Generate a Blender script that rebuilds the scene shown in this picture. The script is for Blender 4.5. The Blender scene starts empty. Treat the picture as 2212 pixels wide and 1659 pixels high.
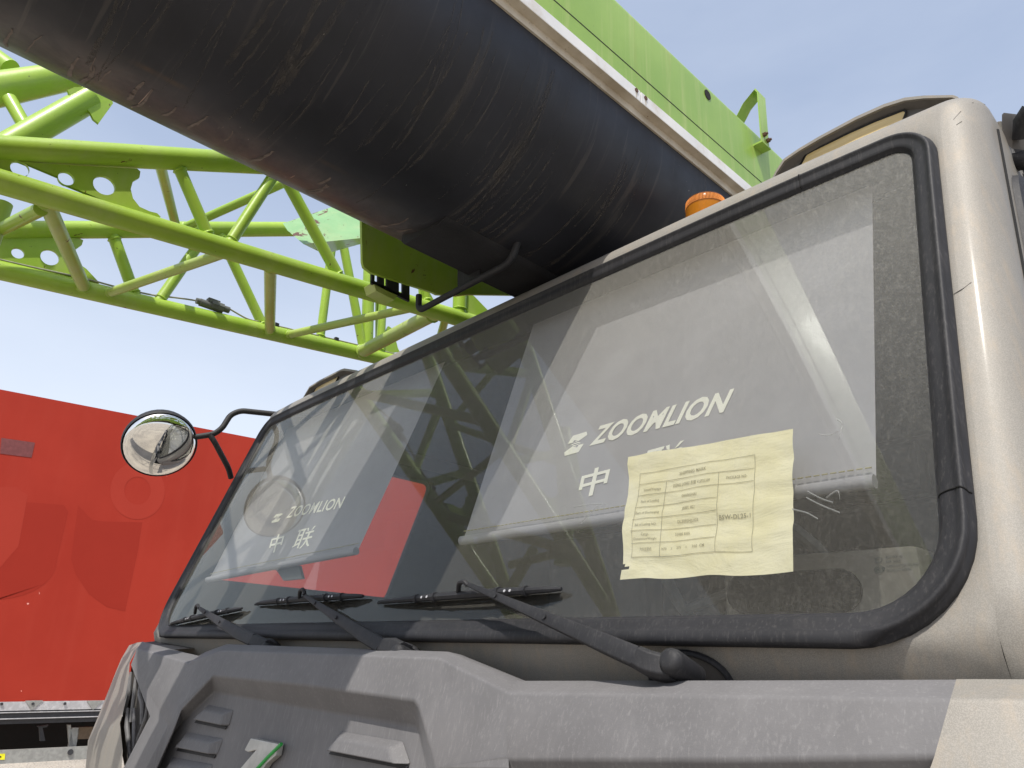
import bpy, bmesh, math, random
from mathutils import Vector, Matrix
import mathutils
random.seed(7)
S = bpy.context.scene
COL = S.collection
rad = math.radians

# ------------------------------------------------------------------ camera
# cab-aligned world: X across the truck, Y towards its rear, Z up; eye at (0,0,EYE)
EYE = 1.75
F_PX = 1607.649
R_CW = Matrix(((0.69257565, 0.22681214, 0.68475925),      # rows: world X/Y/Z of camera right, up, back
               (0.72014517, -0.27213865, -0.63822527),
               (0.04159222, 0.93514534, -0.35181426)))
cam_d = bpy.data.cameras.new('camera')
cam = bpy.data.objects.new('camera', cam_d)
COL.objects.link(cam)
cam_d.sensor_width = 36.0
cam_d.lens = F_PX / 2212.0 * 36.0
cam_d.clip_start = 0.02
cam_d.clip_end = 3000
cam.matrix_world = Matrix.Translation((0, 0, EYE)) @ R_CW.to_4x4()
S.camera = cam

# ------------------------------------------------------------------ sky, sun, exposure
SUN_DIR = Vector((0.30, -0.52, 1.0)).normalized()          # towards the sun
sun_el = math.asin(SUN_DIR.z)
sun_az = math.atan2(SUN_DIR.x, SUN_DIR.y)                  # clockwise from +Y
w = bpy.data.worlds.new('World')
S.world = w
w.use_nodes = True
wn = w.node_tree
for n in list(wn.nodes):
    wn.nodes.remove(n)
sky = wn.nodes.new('ShaderNodeTexSky')
sky.sky_type = 'NISHITA'
sky.sun_disc = False
sky.sun_elevation = sun_el
sky.sun_rotation = sun_az
sky.altitude = 0
sky.air_density = 1.0
sky.dust_density = 4.0
sky.ozone_density = 3.0
tc = wn.nodes.new('ShaderNodeTexCoord')
mp = wn.nodes.new('ShaderNodeMapping')
mp.inputs['Scale'].default_value = (1.0, 1.0, 3.2)
nz = wn.nodes.new('ShaderNodeTexNoise')
nz.inputs['Scale'].default_value = 2.2
nz.inputs['Detail'].default_value = 6
nz.inputs['Roughness'].default_value = 0.55
rp = wn.nodes.new('ShaderNodeValToRGB')
rp.color_ramp.elements[0].position = 0.42
rp.color_ramp.elements[0].color = (0, 0, 0, 1)
rp.color_ramp.elements[1].position = 0.78
rp.color_ramp.elements[1].color = (0.14, 0.14, 0.14, 1)
mx = wn.nodes.new('ShaderNodeMix')
mx.data_type = 'RGBA'
mx.inputs['B'].default_value = (7.0, 7.4, 8.0, 1)
mxh = wn.nodes.new('ShaderNodeMix')
mxh.data_type = 'RGBA'
mxh.inputs['Factor'].default_value = 0.36
mxh.inputs['B'].default_value = (5.6, 6.5, 8.2, 1)
bg = wn.nodes.new('ShaderNodeBackground')
bg.inputs['Strength'].default_value = 0.138
out = wn.nodes.new('ShaderNodeOutputWorld')
wn.links.new(tc.outputs['Generated'], mp.inputs['Vector'])
wn.links.new(mp.outputs['Vector'], nz.inputs['Vector'])
wn.links.new(nz.outputs['Fac'], rp.inputs['Fac'])
wn.links.new(sky.outputs['Color'], mxh.inputs['A'])
wn.links.new(mxh.outputs['Result'], mx.inputs['A'])
wn.links.new(rp.outputs['Color'], mx.inputs['Factor'])
sx = wn.nodes.new('ShaderNodeSeparateXYZ')
hz = wn.nodes.new('ShaderNodeMapRange')
hz.interpolation_type = 'SMOOTHSTEP'
hz.inputs['From Min'].default_value = 0.66
hz.inputs['From Max'].default_value = 0.12
hz.inputs['To Max'].default_value = 0.62
mxg = wn.nodes.new('ShaderNodeMix')
mxg.data_type = 'RGBA'
mxg.inputs['B'].default_value = (6.9, 7.3, 7.9, 1)
wn.links.new(tc.outputs['Generated'], sx.inputs[0])
wn.links.new(sx.outputs['Z'], hz.inputs['Value'])
wn.links.new(hz.outputs['Result'], mxg.inputs['Factor'])
wn.links.new(mx.outputs['Result'], mxg.inputs['A'])
wn.links.new(mxg.outputs['Result'], bg.inputs['Color'])
wn.links.new(bg.outputs['Background'], out.inputs['Surface'])

sl = bpy.data.lights.new('sun', 'SUN')
sl.energy = 4.4
sl.angle = rad(0.5)
sl.color = (1.0, 0.955, 0.88)
sun = bpy.data.objects.new('sun', sl)
COL.objects.link(sun)
sun.rotation_euler = (-SUN_DIR).to_track_quat('-Z', 'Y').to_euler()
sun.location = SUN_DIR * 40

S.view_settings.view_transform = 'Standard'
S.view_settings.look = 'None'
S.view_settings.exposure = 0.16
S.view_settings.gamma = 1.0
S.view_settings.use_curve_mapping = False
S.render.engine = 'CYCLES'
S.cycles.max_bounces = 10
S.cycles.transparent_max_bounces = 16
S.cycles.caustics_reflective = False
S.cycles.caustics_refractive = False

# ------------------------------------------------------------------ helpers: geometry
OFF = Vector((0, 0, EYE))

def ray(px, py):
    "direction of a picture point (2212 x 1659 grid), unit depth along the view"
    c = Vector(((px - 1106) / F_PX, -(py - 829.5) / F_PX, -1.0))
    return R_CW @ c
def atY(px, py, y):
    r = ray(px, py); return r * (y / r.y)
def atX(px, py, x):
    r = ray(px, py); return r * (x / r.x)
def atZ(px, py, z):
    r = ray(px, py); return r * (z / r.z)
def atD(px, py, d):
    return ray(px, py) * d

class MB:
    "collects faces (eye-relative coordinates) and links them as ONE mesh object"
    def __init__(s):
        s.v = []; s.f = []; s.uv = {}
    def add(s, vs, fs):
        b = len(s.v)
        s.v += [Vector(p) for p in vs]
        s.f += [tuple(b + i for i in f) for f in fs]
        return b
    def quad(s, a, b, c, d):
        s.add([a, b, c, d], [(0, 1, 2, 3)])
    def box(s, lo, hi, bevel=0):
        x0, y0, z0 = lo; x1, y1, z1 = hi
        s.add([(x0, y0, z0), (x1, y0, z0), (x1, y1, z0), (x0, y1, z0), (x0, y0, z1), (x1, y0, z1), (x1, y1, z1), (x0, y1, z1)],
              [(3, 2, 1, 0), (4, 5, 6, 7), (0, 1, 5, 4), (1, 2, 6, 5), (2, 3, 7, 6), (3, 0, 4, 7)])
    def prism(s, poly, d):
        "closed polygon (3D points) pushed along vector d"
        n = len(poly); d = Vector(d)
        P = [Vector(p) for p in poly]
        s.add(P + [p + d for p in P], [tuple(range(n))[::-1], tuple(range(n, 2 * n))] +
              [(i, (i + 1) % n, (i + 1) % n + n, i + n) for i in range(n)])
    def tube(s, pts, r, n=14, caps=True, up=None):
        pts = [Vector(p) for p in pts]
        m = len(pts)
        rs = r if isinstance(r, (list, tuple)) else [r] * m
        b = len(s.v)
        t0 = (pts[1] - pts[0]).normalized()
        u = up or (Vector((0, 0, 1)) if abs(t0.z) < 0.9 else Vector((1, 0, 0)))
        u = (u - t0 * u.dot(t0)).normalized()
        for i in range(m):
            if i == 0: t = t0
            elif i == m - 1: t = (pts[i] - pts[i - 1]).normalized()
            else: t = ((pts[i + 1] - pts[i]).normalized() + (pts[i] - pts[i - 1]).normalized()).normalized()
            u = (u - t * u.dot(t)).normalized()
            v = t.cross(u)
            for k in range(n):
                a = 2 * math.pi * k / n
                s.v.append(pts[i] + (u * math.cos(a) + v * math.sin(a)) * rs[i])
        for i in range(m - 1):
            for k in range(n):
                k2 = (k + 1) % n
                s.f.append((b + i * n + k, b + i * n + k2, b + (i + 1) * n + k2, b + (i + 1) * n + k))
        if caps:
            s.f.append(tuple(b + k for k in range(n))[::-1])
            s.f.append(tuple(b + (m - 1) * n + k for k in range(n)))
    def loft(s, rings, closed=True, caps=True):
        b = len(s.v); n = len(rings[0])
        for r in rings: s.v += [Vector(p) for p in r]
        for i in range(len(rings) - 1):
            for k in range(n if closed else n - 1):
                k2 = (k + 1) % n
                s.f.append((b + i * n + k, b + i * n + k2, b + (i + 1) * n + k2, b + (i + 1) * n + k))
        if caps and closed:
            s.f.append(tuple(b + k for k in range(n))[::-1])
            s.f.append(tuple(b + (len(rings) - 1) * n + k for k in range(n)))
    def grid(s, rows):
        b = len(s.v); n = len(rows[0])
        for r in rows: s.v += [Vector(p) for p in r]
        for i in range(len(rows) - 1):
            for k in range(n - 1):
                s.f.append((b + i * n + k, b + i * n + k + 1, b + (i + 1) * n + k + 1, b + (i + 1) * n + k))
    def disc(s, c, nrm, r, n=20, h=0.0):
        nrm = Vector(nrm).normalized()
        u = nrm.orthogonal().normalized(); v = nrm.cross(u)
        c = Vector(c)
        ring = [c + (u * math.cos(2 * math.pi * k / n) + v * math.sin(2 * math.pi * k / n)) * r for k in range(n)]
        if h: s.prism(ring, nrm * h)
        else: s.add(ring, [tuple(range(n))])
    def build(s, name, mat, parent=None, origin=None, smooth=35, bevel=0, bseg=2, merge=False, **props):
        lo = Vector((min(p.x for p in s.v), min(p.y for p in s.v), min(p.z for p in s.v)))
        hi = Vector((max(p.x for p in s.v), max(p.y for p in s.v), max(p.z for p in s.v)))
        o = Vector(origin) if origin is not None else Vector(((lo.x + hi.x) / 2, (lo.y + hi.y) / 2, lo.z))
        me = bpy.data.meshes.new(name)
        me.from_pydata([p - o for p in s.v], [], s.f)
        bm = bmesh.new(); bm.from_mesh(me)
        if merge: bmesh.ops.remove_doubles(bm, verts=bm.verts, dist=1e-5)
        bmesh.ops.recalc_face_normals(bm, faces=bm.faces)
        if bevel:
            es = [e for e in bm.edges if len(e.link_faces) == 2 and e.calc_face_angle(0) > rad(25)]
            bmesh.ops.bevel(bm, geom=es, offset=bevel, segments=bseg, affect='EDGES', profile=0.6, clamp_overlap=True)
        bm.to_mesh(me); bm.free()
        me.update()
        if smooth:
            me.shade_smooth()
            me.set_sharp_from_angle(angle=rad(smooth))
        if mat: me.materials.append(mat)
        ob = bpy.data.objects.new(name, me)
        COL.objects.link(ob)
        if bevel:
            wnm = ob.modifiers.new('normals', 'WEIGHTED_NORMAL'); wnm.keep_sharp = True; wnm.weight = 80
        wp = o + OFF
        ob['_w'] = tuple(wp)
        if parent is not None:
            ob.parent = parent
            ob.location = wp - Vector(parent['_w'])
        else:
            ob.location = wp
        for k, val in props.items(): ob[k] = val
        return ob

def empty(name, loc, parent=None, **props):
    o = bpy.data.objects.new(name, None)
    o.empty_display_size = 0.1
    COL.objects.link(o)
    wp = Vector(loc) + OFF
    o['_w'] = tuple(wp)
    if parent is not None:
        o.parent = parent; o.location = wp - Vector(parent['_w'])
    else: o.location = wp
    for k, v in props.items(): o[k] = v
    return o

def arc_path(pts, r=0.03, seg=5):
    "polyline with its inner corners rounded"
    pts = [Vector(p) for p in pts]; out = [pts[0]]
    for i in range(1, len(pts) - 1):
        a, b, c = pts[i - 1], pts[i], pts[i + 1]
        d1 = (a - b); d2 = (c - b)
        rr = min(r, d1.length * 0.45, d2.length * 0.45)
        p0 = b + d1.normalized() * rr; p1 = b + d2.normalized() * rr
        for k in range(seg + 1):
            t = k / seg
            out.append(p0 * (1 - t) ** 2 + b * 2 * t * (1 - t) + p1 * t * t)
    out.append(pts[-1]); return out

# ------------------------------------------------------------------ helpers: materials
class NT:
    def __init__(s, name):
        s.m = bpy.data.materials.new(name); s.m.use_nodes = True
        s.t = s.m.node_tree
        for n in list(s.t.nodes): s.t.nodes.remove(n)
        s.out = s.t.nodes.new('ShaderNodeOutputMaterial')
        s.tc = s.t.nodes.new('ShaderNodeTexCoord')
    def L(s, a, b): s.t.links.new(a, b)
    def noise(s, scale=(1, 1, 1), sc=1.0, detail=4, rough=0.6, dist=0.0, coord='Object', off=(0, 0, 0)):
        mp = s.t.nodes.new('ShaderNodeMapping')
        mp.inputs['Scale'].default_value = scale
        mp.inputs['Location'].default_value = off
        n = s.t.nodes.new('ShaderNodeTexNoise')
        n.inputs['Scale'].default_value = sc
        n.inputs['Detail'].default_value = detail
        n.inputs['Roughness'].default_value = rough
        n.inputs['Distortion'].default_value = dist
        s.L(s.tc.outputs[coord], mp.inputs['Vector']); s.L(mp.outputs['Vector'], n.inputs['Vector'])
        return n.outputs['Fac']
    def ramp(s, fac, lo, hi, a=0.0, b=1.0):
        r = s.t.nodes.new('ShaderNodeMapRange')
        r.interpolation_type = 'SMOOTHSTEP'
        r.inputs['From Min'].default_value = lo; r.inputs['From Max'].default_value = hi
        r.inputs['To Min'].default_value = a; r.inputs['To Max'].default_value = b
        s.L(fac, r.inputs['Value']); return r.outputs['Result']
    def math(s, op, a, b=None):
        n = s.t.nodes.new('ShaderNodeMath'); n.operation = op; n.use_clamp = (op in ('MULTIPLY', 'MAXIMUM'))
        for i, x in enumerate((a, b)):
            if x is None: continue
            if isinstance(x, (int, float)): n.inputs[i].default_value = x
            else: s.L(x, n.inputs[i])
        return n.outputs[0]
    def mix(s, fac, a, b):
        n = s.t.nodes.new('ShaderNodeMix'); n.data_type = 'RGBA'
        if isinstance(fac, (int, float)): n.inputs['Factor'].default_value = fac
        else: s.L(fac, n.inputs['Factor'])
        for k, x in (('A', a), ('B', b)):
            if isinstance(x, tuple): n.inputs[k].default_value = (*x, 1)
            else: s.L(x, n.inputs[k])
        return n.outputs['Result']
    def bsdf(s, color, rough=0.5, metal=0.0, spec=0.5, bump=None, bstr=0.2, bdist=0.002, coat=0.0):
        b = s.t.nodes.new('ShaderNodeBsdfPrincipled')
        if isinstance(color, tuple): b.inputs['Base Color'].default_value = (*color, 1)
        else: s.L(color, b.inputs['Base Color'])
        if isinstance(rough, (int, float)): b.inputs['Roughness'].default_value = rough
        else: s.L(rough, b.inputs['Roughness'])
        b.inputs['Metallic'].default_value = metal
        b.inputs['Specular IOR Level'].default_value = spec
        b.inputs['Coat Weight'].default_value = coat
        b.inputs['Coat Roughness'].default_value = 0.12
        if bump is not None:
            n = s.t.nodes.new('ShaderNodeBump')
            n.inputs['Strength'].default_value = bstr; n.inputs['Distance'].default_value = bdist
            s.L(bump, n.inputs['Height']); s.L(n.outputs['Normal'], b.inputs['Normal'])
        s.L(b.outputs[0], s.out.inputs['Surface'])
        return b
    def sep(s, coord='Object'):
        n = s.t.nodes.new('ShaderNodeSeparateXYZ'); s.L(s.tc.outputs[coord], n.inputs[0]); return n.outputs

def plain(name, col, rough=0.5, metal=0.0, spec=0.5, var=0.13, sc=30):
    n = NT(name)
    v = n.noise(sc=sc, detail=5)
    c = n.mix(n.ramp(v, 0.35, 0.7), tuple(x * (1 - var) for x in col), tuple(min(1, x * (1 + var)) for x in col))
    n.bsdf(c, rough, metal, spec)
    return n.m

M = {}
def lime(name, col, dark, rust=0.62, dust=0.3):
    n = NT(name)
    base = n.mix(n.ramp(n.noise(sc=5, detail=6), 0.3, 0.7), dark, col)
    ds = n.ramp(n.noise(scale=(1, 1, 0.4), sc=9, detail=8, rough=0.7), 0.45, 0.75, 0, dust)
    base = n.mix(ds, base, (0.42, 0.43, 0.22))
    rs = n.ramp(n.noise(scale=(1, 1, 0.6), sc=17, detail=6, rough=0.62, dist=0.6), rust, rust + 0.03)
    base = n.mix(rs, base, (0.10, 0.035, 0.012))
    fl = n.ramp(n.noise(sc=70, detail=3), 0.715, 0.735)
    base = n.mix(fl, base, (0.06, 0.04, 0.02))
    n.bsdf(base, 0.42, 0.0, 0.4, bump=n.noise(sc=90, detail=4), bstr=0.15, coat=0.15)
    return n.m
M['lime'] = lime('lime_paint', (0.34, 0.49, 0.055), (0.26, 0.41, 0.035), rust=0.665)
M['lime_pale'] = lime('faded_lime_paint', (0.40, 0.50, 0.13), (0.32, 0.43, 0.08), rust=0.67, dust=0.5)

def boom_green():
    n = NT('boom_green_paint')
    base = n.mix(n.ramp(n.noise(sc=3, detail=5), 0.3, 0.7), (0.22, 0.36, 0.055), (0.275, 0.42, 0.075))
    st = n.ramp(n.noise(scale=(30, 30, 1.2), sc=1.6, detail=7, rough=0.7), 0.48, 0.75, 0, 0.45)
    base = n.mix(st, base, (0.50, 0.52, 0.22))
    st2 = n.ramp(n.noise(scale=(14, 14, 0.8), sc=1.2, detail=5, rough=0.6, off=(3, 1, 0)), 0.62, 0.78, 0, 0.5)
    base = n.mix(st2, base, (0.34, 0.25, 0.07))
    sp = n.ramp(n.noise(sc=60, detail=3), 0.76, 0.79)
    base = n.mix(sp, base, (0.10, 0.06, 0.03))
    n.bsdf(base, 0.4, 0, 0.45, bump=n.noise(sc=8, detail=3), bstr=0.12, bdist=0.004, coat=0.2)
    return n.m
M['boom_green'] = boom_green()

def boom_black():
    n = NT('boom_black_paint')
    uv = n.sep('UV')
    base = n.mix(n.ramp(n.noise(sc=4, detail=6), 0.3, 0.7), (0.012, 0.013, 0.017), (0.020, 0.021, 0.028))
    # pale drip marks that run down round the section
    st = n.noise(scale=(26, 1.5, 1), sc=1.0, detail=8, rough=0.62, dist=0.35, coord='UV')
    m1 = n.ramp(st, 0.56, 0.72, 0, 0.35)
    base = n.mix(m1, base, (0.085, 0.075, 0.068))
    wide = n.ramp(n.noise(scale=(30, 1.7, 1), sc=1.0, detail=4, rough=0.55, dist=0.35, coord='UV', off=(9, 1, 0)), 0.64, 0.68, 0, 0.25)
    base = n.mix(wide, base, (0.115, 0.10, 0.088))
    st2 = n.noise(scale=(90, 2.2, 1), sc=1.0, detail=5, rough=0.6, coord='UV', off=(5, 2, 0))
    base = n.mix(n.ramp(st2, 0.60, 0.72, 0, 0.5), base, (0.075, 0.07, 0.065))
    big = n.noise(scale=(7.5, 1.1, 1), sc=1.0, detail=3, rough=0.5, dist=1.1, coord='UV', off=(1.3, 4, 0))
    ln = n.ramp(n.math('ABSOLUTE', n.math('SUBTRACT', n.noise(scale=(9, 0.9, 1), sc=1.0, detail=2, dist=0.6, coord='UV', off=(8, 3, 0)), 0.5)), 0.0, 0.010, 1, 0)
        # reddish brown dust low on the far flank, rust along the weld there
    low = n.ramp(uv[1], 0.50, 0.60, 0, 1)
    br = n.ramp(n.noise(scale=(8, 6, 1), sc=1.0, detail=7, rough=0.7, dist=0.9, coord='UV'), 0.35, 0.65, 0.25, 0.95)
    base = n.mix(n.math('MULTIPLY', low, br), base, (0.070, 0.060, 0.056))
    dr = n.ramp(n.noise(scale=(22, 3.5, 1), sc=1.0, detail=4, rough=0.5, dist=1.6, coord='UV', off=(2, 7, 0)), 0.66, 0.69)
    base = n.mix(n.math('MULTIPLY', dr, low), base, (0.36, 0.27, 0.22))
    weld = n.ramp(n.math('ABSOLUTE', n.math('SUBTRACT', uv[1], 0.515)), 0.0, 0.012, 1, 0)
    wr = n.ramp(n.noise(scale=(3, 3, 1), sc=2.0, detail=5, coord='UV'), 0.52, 0.74, 0, 0.35)
    base = n.mix(n.math('MULTIPLY', weld, wr), base, (0.13, 0.07, 0.02))
    sp = n.ramp(n.noise(sc=120, detail=2), 0.77, 0.80)
    base = n.mix(sp, base, (0.35, 0.33, 0.3))
    n.bsdf(base, n.ramp(n.noise(sc=12), 0.3, 0.7, 0.40, 0.55), 0, 0.38, bump=st, bstr=0.05, bdist=0.001)
    return n.m
M['boom_black'] = boom_black()

def beige():
    n = NT('beige_metallic_paint')
    base = n.mix(n.ramp(n.noise(sc=3, detail=5), 0.3, 0.7), (0.195, 0.182, 0.160), (0.232, 0.220, 0.197))
    fl = n.noise(sc=900, detail=1)
    base = n.mix(n.ramp(fl, 0.4, 0.65, 0, 0.35), base, (0.38, 0.355, 0.32))
    d = n.ramp(n.noise(scale=(30, 30, 2.0), sc=1.5, detail=7, rough=0.7), 0.45, 0.72, 0, 0.4)
    base = n.mix(d, base, (0.33, 0.27, 0.20))
    rs = n.ramp(n.noise(scale=(1, 1, 0.7), sc=11, detail=6, rough=0.6), 0.745, 0.77)
    base = n.mix(rs, base, (0.20, 0.085, 0.03))
    n.bsdf(base, 0.58, 0.12, 0.3, bump=n.noise(sc=700, detail=1), bstr=0.06, bdist=0.0005, coat=0.06)
    return n.m
M['beige'] = beige()

def plastic(name, a, b, dustc, s1=0.5, streak=True):
    n = NT(name)
    base = n.mix(n.ramp(n.noise(sc=6, detail=5), 0.3, 0.7), a, b)
    st = n.noise(scale=(260, 260, 7), sc=1.0, detail=6, rough=0.7, dist=0.1)
    base = n.mix(n.ramp(st, 0.5, 0.72, 0, s1), base, dustc)
    st3 = n.noise(scale=(45, 45, 3.0), sc=1.0, detail=5, rough=0.6, off=(4, 2, 1))
    base = n.mix(n.ramp(st3, 0.5, 0.75, 0, s1 * 0.3), base, dustc)
    sp = n.ramp(n.noise(sc=230, detail=2), 0.775, 0.80, 0, 0.3)
    base = n.mix(sp, base, tuple(min(1, c * 1.5) for c in dustc))
    gr = n.noise(sc=420, detail=3)
    n.bsdf(base, 0.62, 0, 0.35, bump=gr, bstr=0.25, bdist=0.0008)
    return n.m
M['plastic'] = plastic('dusty_grey_plastic', (0.120, 0.117, 0.120), (0.148, 0.144, 0.147), (0.27, 0.262, 0.262), 0.36)
M['rubber'] = plastic('window_rubber', (0.014, 0.014, 0.016), (0.020, 0.020, 0.023), (0.13, 0.12, 0.115), 0.25)
M['black'] = plastic('black_coated_metal', (0.012, 0.012, 0.014), (0.022, 0.022, 0.025), (0.12, 0.115, 0.11), 0.22)
M['hood'] = plain('dark_lamp_housing', (0.10, 0.092, 0.085), 0.5)
M['dark'] = plain('dark_interior', (0.028, 0.03, 0.03), 0.8)
M['void'] = plain('black_gaps_and_shade', (0.006, 0.006, 0.006), 0.9)  # gaps, holes and black print, plus the shade painted under the trailer
M['trim'] = plain('grey_interior_trim', (0.10, 0.105, 0.10), 0.7)
M['tan'] = plain('tan_dashboard_trim', (0.20, 0.19, 0.155), 0.7)
M['blind'] = plain('grey_blind_cloth', (0.40, 0.395, 0.41), 0.9, var=0.07, sc=6)
M['letter'] = plain('cream_print', (0.98, 0.97, 0.84), 0.8, var=0.02)
M['ink'] = plain('faded_grey_ink', (0.46, 0.42, 0.25), 0.8)
M['etch'] = plain('black_glass_marking', (0.02, 0.025, 0.02), 0.6)
M['silver'] = plain('worn_silver', (0.42, 0.41, 0.38), 0.45, 0.35)
M['green_line'] = plain('green_enamel', (0.03, 0.32, 0.06), 0.35)
M['alu'] = plain('aluminium_rail', (0.55, 0.54, 0.55), 0.45, 0.35)
M['alu_dark'] = plain('dark_rail', (0.05, 0.05, 0.055), 0.5, 0.3)
M['steel'] = plain('grey_guard_rail', (0.36, 0.36, 0.34), 0.5, 0.4)
M['wood'] = plain('old_wood', (0.16, 0.11, 0.07), 0.85)
M['yellow'] = plain('yellow_sticker', (0.85, 0.80, 0.02), 0.6)
M['amber_in'] = plain('amber_core', (0.7, 0.22, 0.01), 0.4)
M['cable'] = plain('pale_grey_cable', (0.32, 0.30, 0.26), 0.6)
M['rustbolt'] = plain('rusty_bolt', (0.10, 0.05, 0.03), 0.8)
M['mint'] = lime('mint_paint', (0.24, 0.42, 0.20), (0.18, 0.35, 0.15), rust=0.60, dust=0.4)
M['lens_tan'] = None
def lens():
    n = NT('yellowed_lamp_lens')
    base = n.mix(n.ramp(n.noise(scale=(2, 2, 90), sc=1.0, detail=3), 0.35, 0.65), (0.55, 0.41, 0.17), (0.68, 0.53, 0.25))
    n.bsdf(base, 0.3, 0, 0.5, coat=0.3)
    return n.m
M['lens_tan'] = lens()

def white_rail():
    n = NT('dirty_white_rail')
    base = n.mix(n.ramp(n.noise(sc=6, detail=5), 0.3, 0.7), (0.62, 0.62, 0.62), (0.72, 0.71, 0.69))
    d = n.ramp(n.noise(scale=(3, 3, 3), sc=3, detail=8, rough=0.7), 0.5, 0.75, 0, 0.6)
    base = n.mix(d, base, (0.45, 0.37, 0.26))
    r = n.ramp(n.noise(scale=(2, 1, 2), sc=9, detail=6, rough=0.65), 0.68, 0.74)
    base = n.mix(r, base, (0.22, 0.10, 0.03))
    n.bsdf(base, 0.45)
    return n.m
M['rail'] = white_rail()
def white_lip():
    n = NT('dirty_cream_lip')
    base = n.mix(n.ramp(n.noise(sc=8, detail=7), 0.3, 0.7), (0.42, 0.36, 0.27), (0.62, 0.57, 0.48))
    sp = n.ramp(n.noise(sc=110, detail=2), 0.70, 0.73)
    base = n.mix(sp, base, (0.14, 0.08, 0.04))
    r = n.ramp(n.noise(scale=(2, 1, 2), sc=6, detail=6, rough=0.65), 0.64, 0.72)
    base = n.mix(r, base, (0.25, 0.12, 0.035))
    n.bsdf(base, 0.55)
    return n.m
M['lip'] = white_lip()

def red_curtain():
    n = NT('red_trailer_side')
    base = n.mix(n.ramp(n.noise(sc=0.9, detail=6), 0.3, 0.7), (0.335, 0.031, 0.018), (0.38, 0.038, 0.022))
    d = n.ramp(n.noise(scale=(6, 6, 0.9), sc=1.2, detail=7), 0.45, 0.8, 0, 0.28)
    base = n.mix(d, base, (0.39, 0.052, 0.033))
    sp = n.ramp(n.noise(sc=14, detail=2), 0.775, 0.79)
    base = n.mix(sp, base, (0.75, 0.35, 0.3))
    n.bsdf(base, 0.6, 0, 0.12)
    return n.m
M['red'] = red_curtain()
M['red_dark'] = plain('darker_red_print', (0.32, 0.029, 0.017), 0.6, 0, 0.12, var=0.03, sc=2)
M['red_pale'] = plain('paler_red_print', (0.375, 0.041, 0.025), 0.6, 0, 0.12, var=0.03, sc=2)
M['red_patch'] = plain('maroon_patch', (0.17, 0.045, 0.045), 0.8)

def paper_mat():
    n = NT('yellowed_paper')
    base = n.mix(n.ramp(n.noise(sc=14, detail=6), 0.3, 0.7), (0.93, 0.86, 0.53), (0.98, 0.92, 0.64))
    b = n.noise(scale=(9, 9, 22), sc=1.0, detail=5, rough=0.55, dist=0.5)
    n.bsdf(base, 0.85, 0, 0.2, bump=b, bstr=0.6, bdist=0.012)
    return n.m
M['paper'] = paper_mat()

def glass_mat(name, dust_lo, dust_hi, tint, refl=1.7):
    n = NT(name)
    st = n.noise(scale=(140, 140, 9), sc=1.0, detail=8, rough=0.72, dist=0.3)
    bl = n.noise(sc=3.2, detail=5, off=(2, 0, 5))
    sp = n.noise(sc=300, detail=5, rough=0.8)
    a = n.ramp(st, 0.40, 0.70, 0, 0.35)
    b = n.ramp(sp, 0.42, 0.66, 0, 0.65)
    c = n.ramp(bl, 0.3, 0.7, 0, 0.15)
    zz = n.sep('Object')
    low = n.ramp(zz[2], 0.0, 0.06, 0.25, 0.0)
    up_ = n.ramp(zz[2], 0.05, 0.75, 0.45, 1.25)
    f = n.math('ADD', n.math('ADD', a, b), n.math('ADD', c, low))
    fac = n.math('MULTIPLY', n.ramp(f, 0.1, 1.3, dust_lo, dust_hi), up_)
    tr = n.t.nodes.new('ShaderNodeBsdfTransparent'); tr.inputs[0].default_value = (*tint, 1)
    gl = n.t.nodes.new('ShaderNodeBsdfGlossy'); gl.inputs['Roughness'].default_value = 0.0
    gl.inputs['Color'].default_value = (0.95, 1.0, 0.97, 1)
    fr = n.t.nodes.new('ShaderNodeFresnel'); fr.inputs['IOR'].default_value = 1.5
    fm = n.math('MULTIPLY', fr.outputs[0], refl)
    m1 = n.t.nodes.new('ShaderNodeMixShader')
    n.L(fm, m1.inputs[0]); n.L(tr.outputs[0], m1.inputs[1]); n.L(gl.outputs[0], m1.inputs[2])
    df = n.t.nodes.new('ShaderNodeBsdfDiffuse'); df.inputs['Color'].default_value = (0.60, 0.58, 0.52, 1)
    m2 = n.t.nodes.new('ShaderNodeMixShader')
    n.L(fac, m2.inputs[0]); n.L(m1.outputs[0], m2.inputs[1]); n.L(df.outputs[0], m2.inputs[2])
    n.L(m2.outputs[0], n.out.inputs['Surface'])
    return n.m
M['glass'] = glass_mat('dusty_windscreen_glass', 0.12, 0.255, (0.98, 0.99, 0.985), 0.68)
M['side_glass'] = glass_mat('side_window_glass', 0.03, 0.10, (0.85, 0.9, 0.88))

def mirror_mat():
    n = NT('mirror_glass')
    g = n.t.nodes.new('ShaderNodeBsdfGlossy'); g.inputs['Roughness'].default_value = 0.01
    g.inputs['Color'].default_value = (0.82, 0.82, 0.80, 1)
    n.L(g.outputs[0], n.out.inputs['Surface']); return n.m
M['mirror'] = mirror_mat()

def amber():
    n = NT('amber_dome')
    x = n.sep('Object')
    b = n.t.nodes.new('ShaderNodeBsdfPrincipled')
    n.L(n.mix(n.ramp(x[2], 0.045, 0.052), (0.80, 0.30, 0.03), (0.38, 0.13, 0.03)), b.inputs['Base Color'])
    b.inputs['Roughness'].default_value = 0.12
    b.inputs['Transmission Weight'].default_value = 0.55
    b.inputs['IOR'].default_value = 1.2
    wv = n.t.nodes.new('ShaderNodeTexWave'); wv.bands_direction = 'X'
    n.L(b.outputs[0], n.out.inputs['Surface']); return n.m
M['amber'] = amber()

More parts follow.
